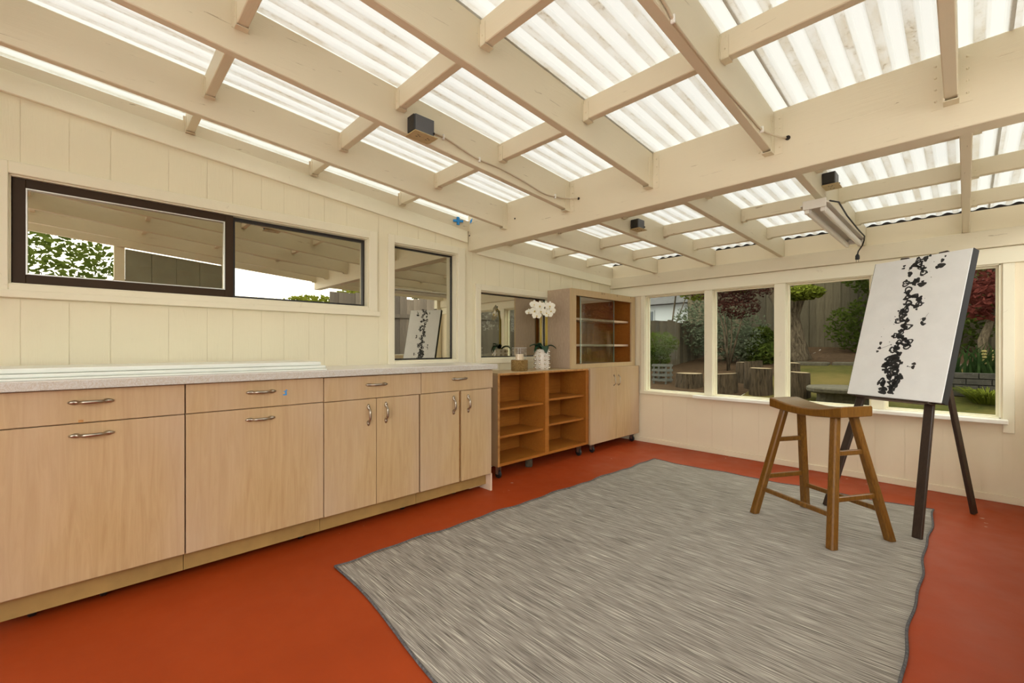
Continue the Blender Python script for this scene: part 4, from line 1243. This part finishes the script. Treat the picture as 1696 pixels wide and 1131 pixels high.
tp = MB().add([(-2.952, BY0 - 0.001, 2.130), (-2.925, BY0 - 0.001, 2.140), (-2.915, BY0 - 0.001, 2.172), (-2.945, BY0 - 0.001, 2.160), (-2.952, BY0 - 0.0002, 2.130), (-2.925, BY0 - 0.0002, 2.140), (-2.915, BY0 - 0.0002, 2.172), (-2.945, BY0 - 0.0002, 2.160)],
              [(0, 1, 2, 3), (7, 6, 5, 4), (0, 4, 5, 1), (1, 5, 6, 2), (2, 6, 7, 3), (3, 7, 4, 0)])
tag(build('masking_tape', tp, 'tape_blue'), 'single torn piece of blue masking tape on the beam', 'tape')

# ------------------------------------------------------------------ garden
def gz(y): return 0.20 + 0.125 * max(0.0, y - 4.66)
def terrain(name, x0, x1, y0, y1, mat, label, lift=0.0, cat='lawn', step=0.25):
    b = MB()
    nx, ny = int((x1 - x0) / step) + 1, int((y1 - y0) / step) + 1
    vs_ = []
    for j in range(ny + 1):
        for i in range(nx + 1):
            x = x0 + (x1 - x0) * i / nx; y = y0 + (y1 - y0) * j / ny
            vs_.append((x, y, gz(y) + lift + 0.03 * mnoise.noise(Vector((x * 0.8, y * 0.8, 1.7)))))
    b.add(vs_, [(j * (nx + 1) + i, j * (nx + 1) + i + 1, (j + 1) * (nx + 1) + i + 1, (j + 1) * (nx + 1) + i) for j in range(ny) for i in range(nx)])
    return tag(sheet(name, b, mat, None, True), label, cat, kind='structure')
terrain('ground_lawn', -2.15, 3.4, 4.68, 9.2, 'lawn', 'dry rising lawn outside the garden windows')
terrain('ground_bed', -14, -2.15, 4.68, 20, 'mulch', 'bark mulch bed left of the lawn outside', cat='soil', step=0.4)
terrain('ground_border', -2.15, 8, 9.2, 20, 'mulch', 'bark mulch border along the back fence', cat='soil', step=0.4)
terrain('ground_side', 3.4, 8, 4.68, 9.2, 'lawn', 'strip of side lawn beyond the room', step=0.4)
tag(build('patio', MB().box(XL - 0.1, 8, -9, YN - 0.1, -0.14, -0.02).box(XR + 0.1, 8, YN - 0.1, 4.66, -0.14, -0.02).box(-14, XL - 3.4, -9, 4.66, -0.14, -0.02), 'concrete'),  # unseen pale paving added to bounce daylight into the room
    'pale concrete patio added outside the open sides to bounce light', 'patio', kind='structure')

rg_ = random.Random(3)
def fence(name, p0, p1, zb, zt, pitch, mat, label, jitter=0.03):
    p0 = Vector(p0); p1 = Vector(p1)
    d = (p1 - p0); L = d.length; d.normalize(); n = Vector((-d.y, d.x, 0))
    root = thing(name, ((p0.x + p1.x) / 2, (p0.y + p1.y) / 2, zb((p0.x + p1.x) / 2, (p0.y + p1.y) / 2)), label, 'fence')
    org = Vector(root.location)
    N = int(L / pitch)
    for rz in (0.25, 0.8):
        a = p0 - org; c = p1 - org
        h0 = zb(p0.x, p0.y); h1 = zb(p1.x, p1.y)
        build('rail', MB().bar((p0.x + n.x * 0.03, p0.y + n.y * 0.03, h0 + (zt - h0) * rz), (p1.x + n.x * 0.03, p1.y + n.y * 0.03, h1 + (zt - h1) * rz), 0.035, 0.08), mat, root)
    h = 2.4
    m = MB().box(-pitch * 0.48, pitch * 0.48, -0.009, 0.009, 0, 1.0)
    proto = None
    for i in range(N):
        c = p0 + d * (pitch * (i + 0.5))
        z0 = zb(c.x, c.y) - 0.05
        if proto is None:
            me = bpy.data.meshes.new('plank')
            me.from_pydata([tuple(v) for v in m.v], [], m.f)
            me.materials.append(M[mat])
            proto = me
        o = bpy.data.objects.new('plank', proto)
        COL.objects.link(o)
        o.parent = root
        o.location = Vector((c.x, c.y, z0)) - org + n * (0.011 * (i % 2) + rg_.uniform(-0.003, 0.003))
        o.rotation_euler = (0, 0, math.atan2(d.y, d.x) + rg_.uniform(-0.02, 0.02))
        o.scale = (rg_.uniform(1.035, 1.05), 1, zt + rg_.uniform(-jitter, jitter) - z0)
    return root
fence('wooden_fence', (-5.2, 11.6, 0), (4.0, 11.6, 0), lambda x, y: gz(y), 2.75, 0.145, 'fence_wood', 'brown vertical plank fence behind the old tree')
fence('wooden_fence', (-4.35, 7.0, 0), (-4.05, 9.9, 0), lambda x, y: gz(y) - 0.1, 1.60, 0.145, 'fence_wood', 'lower brown plank fence in front of the white house')
fence('wooden_fence', (2.05, 3.2, 0), (2.05, 11.5, 0), lambda x, y: -0.03 if y < 4.66 else gz(y) - 0.05, 2.1, 0.16, 'fence_grey', 'tall weathered grey plank fence across the side yard')
fence('wooden_fence', (2.5, -4.5, 0), (2.5, 3.1, 0), lambda x, y: -0.03, 1.50, 0.16, 'fence_grey', 'low weathered grey plank fence across the side yard')

def cloud(mb, c, rad, n, size, rs, shell=0.45):
    for _ in range(n):
        while True:
            p = Vector((rs.uniform(-1, 1), rs.uniform(-1, 1), rs.uniform(-1, 1)))
            if shell < p.length < 1: break
        q = Vector((c[0] + p.x * rad[0], c[1] + p.y * rad[1], c[2] + p.z * rad[2]))
        u = Vector((rs.uniform(-1, 1), rs.uniform(-1, 1), rs.uniform(-0.6, 0.6))).normalized()
        v = u.cross(Vector((rs.uniform(-1, 1), rs.uniform(-1, 1), rs.uniform(-1, 1)))).normalized()
        s = size * rs.uniform(0.6, 1.3)
        mb.add([q - u * s, q + v * s * 0.5, q + u * s, q - v * s * 0.5], [(0, 1, 2, 3)])
def shrub(name, base, blobs, n, size, mat, label, cat='shrub', stems=4, stem_mat='bark', seed=1, group=None):
    rs = random.Random(seed)
    t_ = thing(name, base, label, cat, group)
    mb = MB()
    for (dx, dy, dz, rx, ry, rz) in blobs:
        cloud(mb, (base[0] + dx, base[1] + dy, base[2] + dz), (rx, ry, rz), n, size, rs)
    f = sheet('foliage', mb, mat, t_)
    f['kind'] = 'stuff'
    for k in range(stems):
        (dx, dy, dz, rx, ry, rz) = blobs[k % len(blobs)]
        a = rs.uniform(0, 6.28)
        e = Vector((base[0] + dx + 0.4 * rx * math.cos(a), base[1] + dy + 0.4 * ry * math.sin(a), base[2] + dz))
        s0 = Vector((base[0] + 0.05 * math.cos(a), base[1] + 0.05 * math.sin(a), base[2] - 0.05))
        build('stem', MB().tube([s0, s0.lerp(e, 0.5) + Vector((0.03, 0.02, 0.05)), e], [0.02, 0.014, 0.006], 6), stem_mat, t_, smooth=True)
    return t_

# old twisted tree
TX, TY = -2.35, 9.75
tz = gz(TY)
tr = thing('old_tree', (TX, TY, tz), 'old tree with thick twisted trunk growing by the back fence', 'tree')
tk = MB()
tk.tube([(TX + 0.05, TY, tz - 0.1), (TX + 0.03, TY, tz + 0.12), (TX, TY, tz + 0.5), (TX - 0.05, TY, tz + 0.85), (TX + 0.08, TY, tz + 1.2), (TX + 0.30, TY + 0.05, tz + 1.55), (TX + 0.75, TY + 0.1, tz + 1.95), (TX + 1.3, TY, tz + 2.3)], [0.34, 0.27, 0.21, 0.20, 0.17, 0.14, 0.11, 0.06], 12)
tk.tube([(TX - 0.18, TY, tz - 0.1), (TX - 0.16, TY + 0.04, tz + 0.4), (TX - 0.10, TY, tz + 0.9), (TX - 0.28, TY, tz + 1.25), (TX - 0.22, TY, tz + 1.6), (TX - 0.5, TY, tz + 2.1), (TX - 0.9, TY, tz + 2.5)], [0.2, 0.15, 0.13, 0.11, 0.10, 0.07, 0.04], 10)
tk.tube([(TX + 0.08, TY, tz + 1.2), (TX + 0.05, TY - 0.05, tz + 1.6), (TX + 0.2, TY, tz + 2.1), (TX + 0.15, TY, tz + 2.7)], [0.12, 0.10, 0.07, 0.04], 10)
build('trunk', tk, 'bark', tr, smooth=True)
rs = random.Random(5)
mb = MB()
for (dx, dy, dz, rx, ry, rz) in ((-1.1, -0.2, 2.35, 0.9, 0.8, 0.55), (0.1, 0, 2.85, 1.1, 0.9, 0.6), (1.4, -0.1, 2.55, 1.0, 0.9, 0.7), (0.30, -0.6, 1.20, 0.36, 0.3, 0.13), (-0.75, -0.5, 1.5, 0.4, 0.3, 0.2), (1.0, -0.3, 1.75, 0.7, 0.4, 0.3), (1.9, 0, 1.9, 0.6, 0.5, 0.5)):
    cloud(mb, (TX + dx, TY + dy, tz + dz), (rx, ry, rz), 1500, 0.045, rs, 0.1)
f = sheet('foliage', mb, 'leaf_bright', tr); f['kind'] = 'stuff'

shrub('garden_shrub', (-1.15, 10.9, gz(10.9)), [(0, 0, 0.5, 0.9, 0.4, 0.6), (0.9, 0, 0.9, 0.8, 0.4, 0.9), (0.3, 0.1, 1.5, 0.9, 0.35, 0.5)], 1800, 0.05, 'leaf_green', 'leafy green shrub right of the old tree against the fence', seed=21)
shrub('garden_shrub', (-3.3, 9.3, gz(9.3)), [(0, 0, 0.55, 0.75, 0.5, 0.6), (-0.6, 0, 0.7, 0.6, 0.5, 0.6), (0.35, -0.1, 0.35, 0.4, 0.4, 0.35)], 1700, 0.035, 'leaf_sage', 'pale sage green shrub behind the log stumps', seed=22)
shrub('garden_shrub', (-2.62, 9.2, gz(9.2)), [(-0.1, 0, 0.22, 0.3, 0.3, 0.28), (-0.1, 0.1, 0.45, 0.22, 0.25, 0.25)], 1600, 0.05, 'leaf_green', 'green shrub left of the old tree trunk', seed=23)
shrub('garden_shrub', (-3.72, 7.15, gz(7.15)), [(0, 0, 0.62, 0.34, 0.34, 0.22), (-0.05, 0, 0.38, 0.25, 0.25, 0.2)], 1500, 0.022, 'leaf_green', 'rounded dark green bush by the low fence', seed=24)
shrub('purple_tree', (-2.95, 8.3, gz(8.3)), [(0.2, -0.2, 1.12, 0.36, 0.3, 0.22), (0.0, -0.1, 1.35, 0.42, 0.4, 0.2), (-0.25, -0.1, 1.5, 0.5, 0.4, 0.22), (0.5, 0, 1.5, 0.45, 0.35, 0.22)], 560, 0.032, 'leaf_maroon', 'dark maroon leaved tree above the pale shrub', 'tree', seed=25)
shrub('garden_tree', (-4.9, 9.6, gz(9.6)), [(0.2, -0.4, 1.75, 0.9, 0.6, 0.28), (-0.7, -0.6, 1.95, 0.8, 0.6, 0.3), (0.9, -0.2, 1.55, 0.5, 0.5, 0.3)], 900, 0.05, 'leaf_bright', 'tree with bright overhanging leaves near the white house', 'tree', seed=26)
shrub('garden_shrub', (1.9, 11.0, gz(11.0)), [(0, 0, 1.2, 1.2, 0.4, 1.3), (1.3, 0, 1.2, 1.0, 0.4, 1.3)], 2600, 0.05, 'leaf_green', 'tall green shrub against the fence behind the red maple', seed=27)

for k, (x, r, mt, lb) in enumerate(((-4.9, 1.3, 'leaf_green', 'broad green tree behind the left end of the back fence'), (-1.9, 1.35, 'leaf_green', 'broad green tree behind the fence above the old trunk'), (1.1, 1.35, 'leaf_dark', 'dark tree behind the fence above the red maple'), (4.1, 1.35, 'leaf_dark', 'dark tree behind the right end of the back fence'))):
    shrub('garden_tree', (x, 13.6, gz(13.6)), [(0, 0, 1.9, r, 0.9, 1.3), (0.4, 0, 3.0, r, 0.9, 1.2)], 3200, 0.09, mt, lb, 'tree', seed=40 + k)

# red laceleaf maple
mx_, my_ = 0.20, 8.35
mp = thing('red_maple', (mx_, my_, gz(my_)), 'red laceleaf maple above the brick planter', 'tree')
mb = MB(); rs = random.Random(9)
for (dx, dy, dz, rx, ry, rz) in ((0, 0, 1.05, 0.30, 0.35, 0.30), (0.1, 0.2, 1.5, 0.75, 0.6, 0.28), (-0.3, 0.2, 1.7, 0.7, 0.5, 0.25), (0.5, 0.2, 1.35, 0.4, 0.5, 0.4), (-0.85, 0.5, 1.15, 0.40, 0.4, 0.35)):
    cloud(mb, (mx_ + dx, my_ + dy, gz(my_) + dz), (rx, ry, rz), 800, 0.045, rs, 0.2)
f = sheet('foliage', mb, 'leaf_red', mp); f['kind'] = 'stuff'
build('trunk', MB().tube([(mx_, my_, gz(my_) - 0.1), (mx_ - 0.05, my_, gz(my_) + 0.5), (mx_ + 0.1, my_ + 0.1, gz(my_) + 1.0), (mx_ + 0.05, my_ + 0.2, gz(my_) + 1.5)], [0.06, 0.05, 0.035, 0.015], 8), 'bark', mp, smooth=True)

# brick planter wall
bw0, bw1, byw = -1.0, 1.25, 7.18
pz = gz(byw) - 0.15
NC = 7
bwall = thing('brick_planter', (0.12, byw, pz), 'low grey brick planter wall behind the canvas', 'planter')
CH = 0.069
ptop = 0.785
base = ptop - NC * CH
build('mortar_core', MB().box(bw0, bw1, byw + 0.012, byw + 0.10, base - 0.1, ptop - 0.006), 'mortar', bwall)
BL, BG = 0.200, 0.010
bme = None
for r_ in range(NC):
    off = 0.0 if r_ % 2 else -BL / 2
    x = bw0 + off
    while x < bw1:
        x0, x1 = max(bw0, x), min(bw1, x + BL)
        if x1 - x0 > 0.03:
            z0_ = base + r_ * CH
            dd = rg_.uniform(-0.004, 0.004)
            build('brick', MB().box(x0 + BG / 2, x1 - BG / 2, byw + dd, byw + 0.09, z0_ + BG / 2, z0_ + CH - BG / 2), 'brick_grey', bwall)
        x += BL
# iris clump behind the wall and grass tuft in front
ir = thing('iris_clump', (0.12, 7.62, ptop - 0.1), 'clump of sword leaved irises with pale flowers in the planter', 'plant')
mb = MB(); rs = random.Random(13)
for k in range(130):
    bx, by = 0.10 + rs.gauss(0, 0.28), 7.62 + rs.gauss(0, 0.13)
    L = rs.uniform(0.25, 0.48); a = rs.uniform(0, 6.28); ln = rs.uniform(0.05, 0.30)
    dv = Vector((math.cos(a), math.sin(a), 0)); s = Vector((0.7, 0.7, 0)) * 0.016
    p = [Vector((bx, by, ptop - 0.12)) + dv * ln * t * t * L * 2 + Vector((0, 0, L * t)) for t in (0, 0.35, 0.7, 1.0)]
    ws = [1, 1, 0.75, 0.05]
    vs_ = []
    for q, w0 in zip(p, ws): vs_ += [q - s * w0, q + s * w0]
    mb.add(vs_, [(0, 1, 3, 2), (2, 3, 5, 4), (4, 5, 7, 6)])
f = sheet('leaves', mb, 'leaf_iris', ir); f['kind'] = 'stuff'
for k in range(6):
    bx, by = 0.10 + rs.uniform(0.02, 0.22), 7.60 + rs.gauss(0, 0.06)
    mb = MB()
    for q in range(5): mb.ball((bx, by, ptop + 0.10 + 0.035 * q), 0.014, 6, 4)
    build('flower_spike', mb, 'bloom', ir)
gt = thing('grass_tuft', (0.16, 6.95, gz(6.95)), 'low green grass tuft in front of the brick planter', 'plant')
mb = MB()
for k in range(420):
    a = rs.uniform(0, 6.28); L = rs.uniform(0.16, 0.36); r0 = rs.uniform(0, 0.12)
    dv = Vector((math.cos(a), math.sin(a), 0)); s = Vector((-dv.y, dv.x, 0)) * 0.004
    c0 = Vector((0.16, 6.95, gz(6.95) - 0.02)) + dv * r0
    p = [c0 + dv * (L * 0.8 * t) + Vector((0, 0, L * (1.2 * t - 0.75 * t * t))) for t in (0, 0.4, 0.75, 1.0)]
    vs_ = []
    for q, w0 in zip(p, (1, 1, 0.7, 0.1)): vs_ += [q - s * w0, q + s * w0]
    mb.add(vs_, [(0, 1, 3, 2), (2, 3, 5, 4), (4, 5, 7, 6)])
f = sheet('blades', mb, 'leaf_bright', gt); f['kind'] = 'stuff'

# log stumps
LOGS = [(-2.42, 6.62, 0.17, 0.24, 'leftmost low log stump with pale sawn top at the lawn edge'), (-2.16, 6.98, 0.12, 0.38, 'tall narrow log stump second from the left'),
        (-1.97, 6.66, 0.14, 0.33, 'brown log stump in the middle of the row'), (-1.70, 6.96, 0.14, 0.37, 'broad log stump right of the middle of the row'),
        (-1.50, 6.62, 0.12, 0.30, 'rightmost log stump partly behind the window post'), (-3.0, 6.75, 0.20, 0.20, 'wide flat log slab by the low fence'),
        (-2.35, 7.35, 0.16, 0.30, 'log stump standing behind the row')]
for (x, y, r, h, lb) in LOGS:
    z = gz(y)
    t_ = thing('log_stump', (x, y, z), lb, 'log', 'sawn log stumps edging the lawn')
    n_ = 18
    prof = MB()
    for (rr, hh) in ((1.06, -0.05), (1.0, 0.1), (0.97, h - 0.01), (0.95, h)):
        pass
    ang = [1 + 0.05 * math.sin(3 * 2 * math.pi * i / n_ + x * 9) + 0.03 * math.sin(7 * 2 * math.pi * i / n_) for i in range(n_)]
    vs_ = []
    tilt = rg_.uniform(-0.014, 0.014)
    for (rr, hh) in ((1.06, -0.05), (1.0, 0.1), (0.98, h)):
        for i in range(n_):
            a = 2 * math.pi * i / n_
            vs_.append((x + r * rr * ang[i] * math.cos(a), y + r * rr * ang[i] * math.sin(a), z + hh + tilt * math.cos(a) * (hh > 0.15)))
    b = MB().add(vs_, [(j * n_ + i, j * n_ + (i + 1) % n_, (j + 1) * n_ + (i + 1) % n_, (j + 1) * n_ + i) for j in range(2) for i in range(n_)] + [tuple(range(n_ - 1, -1, -1)), tuple(range(2 * n_, 3 * n_))])
    build('bark', b, 'log_bark', t_)
    cap = MB().add([(x + (px - x) * 0.93, y + (py - y) * 0.93, pz_ + 0.004) for (px, py, pz_) in vs_[2 * n_:]], [tuple(range(n_))])
    cap.add([(x + (px - x) * 0.93, y + (py - y) * 0.93, pz_ - 0.01) for (px, py, pz_) in vs_[2 * n_:]], [tuple(range(n_ - 1, -1, -1))])
    build('sawn_top', cap, 'log_end', t_)

# stone bench
sx, sy = -1.02, 6.42
sbz = gz(sy)
sb = thing('stone_bench', (sx, sy, sbz), 'round rough stone slab seat on a short pedestal on the lawn', 'bench')
b = MB(); n_ = 26
vs_ = []
for (rr, zz) in ((0.92, 0.535), (1.0, 0.553), (1.0, 0.588), (0.94, 0.604)):
    for i in range(n_):
        a = 2 * math.pi * i / n_
        q = rr * (1 + 0.03 * math.sin(5 * a) + 0.02 * math.sin(11 * a))
        vs_.append((sx + 0.36 * q * math.cos(a), sy + 0.36 * q * math.sin(a), zz))
b.add(vs_, [(j * n_ + i, j * n_ + (i + 1) % n_, (j + 1) * n_ + (i + 1) % n_, (j + 1) * n_ + i) for j in range(3) for i in range(n_)] + [tuple(range(n_ - 1, -1, -1)), tuple(range(3 * n_, 4 * n_))])
build('slab', b, 'stone', sb)
build('pedestal', MB().lathe([(0.27, sbz - 0.05), (0.25, sbz + 0.05), (0.25, 0.536)], (sx, sy, 0), 18), 'stone', sb)
# edging stones at the top of the lawn
for k, (x, y, l) in enumerate(((-1.9, 9.25, 0.5), (-1.3, 9.3, 0.6), (-0.65, 9.22, 0.55), (-0.05, 9.3, 0.5))):
    z = gz(y)
    b = MB().box(x - l / 2, x + l / 2, y - 0.14, y + 0.14, z - 0.05, z + 0.035)
    tag(build('edging_stone', b, 'stone', bevel=0.025, seg=2), ['flat edging stone nearest the old tree roots', 'flat edging stone second from the old tree', 'flat edging stone third from the old tree', 'flat edging stone behind the left edge of the canvas'][k], 'stone', 'edging stones at the top of the lawn')
# white slatted crate by the low fence
kx, ky = -3.50, 6.85
kz = gz(ky)
kr = thing('slatted_crate', (kx, ky, kz), 'small pale slatted crate standing in the mulch bed', 'crate')
for z in (0.04, 0.12, 0.20, 0.28):
    for (x0, x1, y0, y1) in ((kx - 0.13, kx + 0.13, ky - 0.11, ky - 0.10), (kx - 0.13, kx + 0.13, ky + 0.10, ky + 0.11), (kx - 0.13, kx - 0.12, ky - 0.10, ky + 0.10), (kx + 0.12, kx + 0.13, ky - 0.10, ky + 0.10)):
        build('slat', MB().box(x0, x1, y0, y1, kz + z, kz + z + 0.035), 'crate_white', kr)
for sx_ in (-1, 1):
    for sy_ in (-1, 1):
        build('corner_post', MB().box(kx + sx_ * 0.105 - 0.012, kx + sx_ * 0.105 + 0.012, ky + sy_ * 0.085 - 0.012, ky + sy_ * 0.085 + 0.012, kz - 0.02, kz + 0.32), 'crate_white', kr)

# white house beyond the fence
hs = thing('white_house', (-7.6, 15.6, 0.6), 'white neighbouring house with dark roof beyond the low fence', 'house')
build('wall', MB().box(-11.0, -6.35, 14.6, 18.0, 0.6, 2.62), 'house_white', hs)
build('roof', MB().prism([(14.2, 2.55), (18.4, 2.55), (16.3, 3.9)], 0, -11.4, -6.0), 'roof_shingle', hs)
wf = MB(); wf.box(-8.45, -7.75, 14.57, 14.6, 1.75, 2.38)
wo = build('window_frame', wf, 'house_white', hs)
for x0 in (-8.41, -8.08):
    build('pane', MB().box(x0, x0 + 0.29, 14.56, 14.572, 1.79, 2.34), 'window_dark', wo)

# trees and a parasol past the side fence (seen in the reflections)
shrub('yard_tree', (4.9, -0.4, -0.02), [(0, 0, 2.4, 0.9, 0.9, 0.8)], 1300, 0.07, 'leaf_green', 'loose leaved tree past the side fence near the open end', 'tree', seed=31)
shrub('yard_tree', (3.7, 3.4, -0.02), [(0, 0.1, 1.75, 0.9, 1.0, 0.45), (0.1, 1.4, 2.1, 0.8, 0.8, 0.5)], 2400, 0.07, 'leaf_bright', 'bright green tree past the side fence by the siding panel', 'tree', seed=32)
shrub('yard_tree', (3.4, 7.3, gz(7.3)), [(0, 0, 2.0, 0.9, 1.5, 0.9), (0.2, 1.8, 2.2, 0.9, 1.5, 1.0)], 3200, 0.07, 'leaf_green', 'dark green tree past the far end of the side fence', 'tree', seed=33)
pr = thing('garden_parasol', (1.45, 8.0, gz(8.0)), 'teal garden parasol standing in the side yard', 'parasol')
b = MB(); n_ = 8
vs_ = [(1.45, 8.0, 2.25)] + [(1.45 + 0.45 * math.cos(2 * math.pi * i / n_), 8.0 + 0.45 * math.sin(2 * math.pi * i / n_), 1.95) for i in range(n_)]
b.add(vs_, [(0, 1 + i, 1 + (i + 1) % n_) for i in range(n_)])
o = sheet('canopy', b, 'parasol_teal', pr)
md = o.modifiers.new('thick', 'SOLIDIFY'); md.thickness = 0.006
build('pole', MB().tube([(1.45, 8.0, gz(8.0)), (1.45, 8.0, 2.22)], 0.022, 10), 'crate_white', pr)
build('base', MB().lathe([(0.22, 0.60), (0.22, 0.68), (0.05, 0.72)], (1.45, 8.0, 0), 18), 'stone', pr)
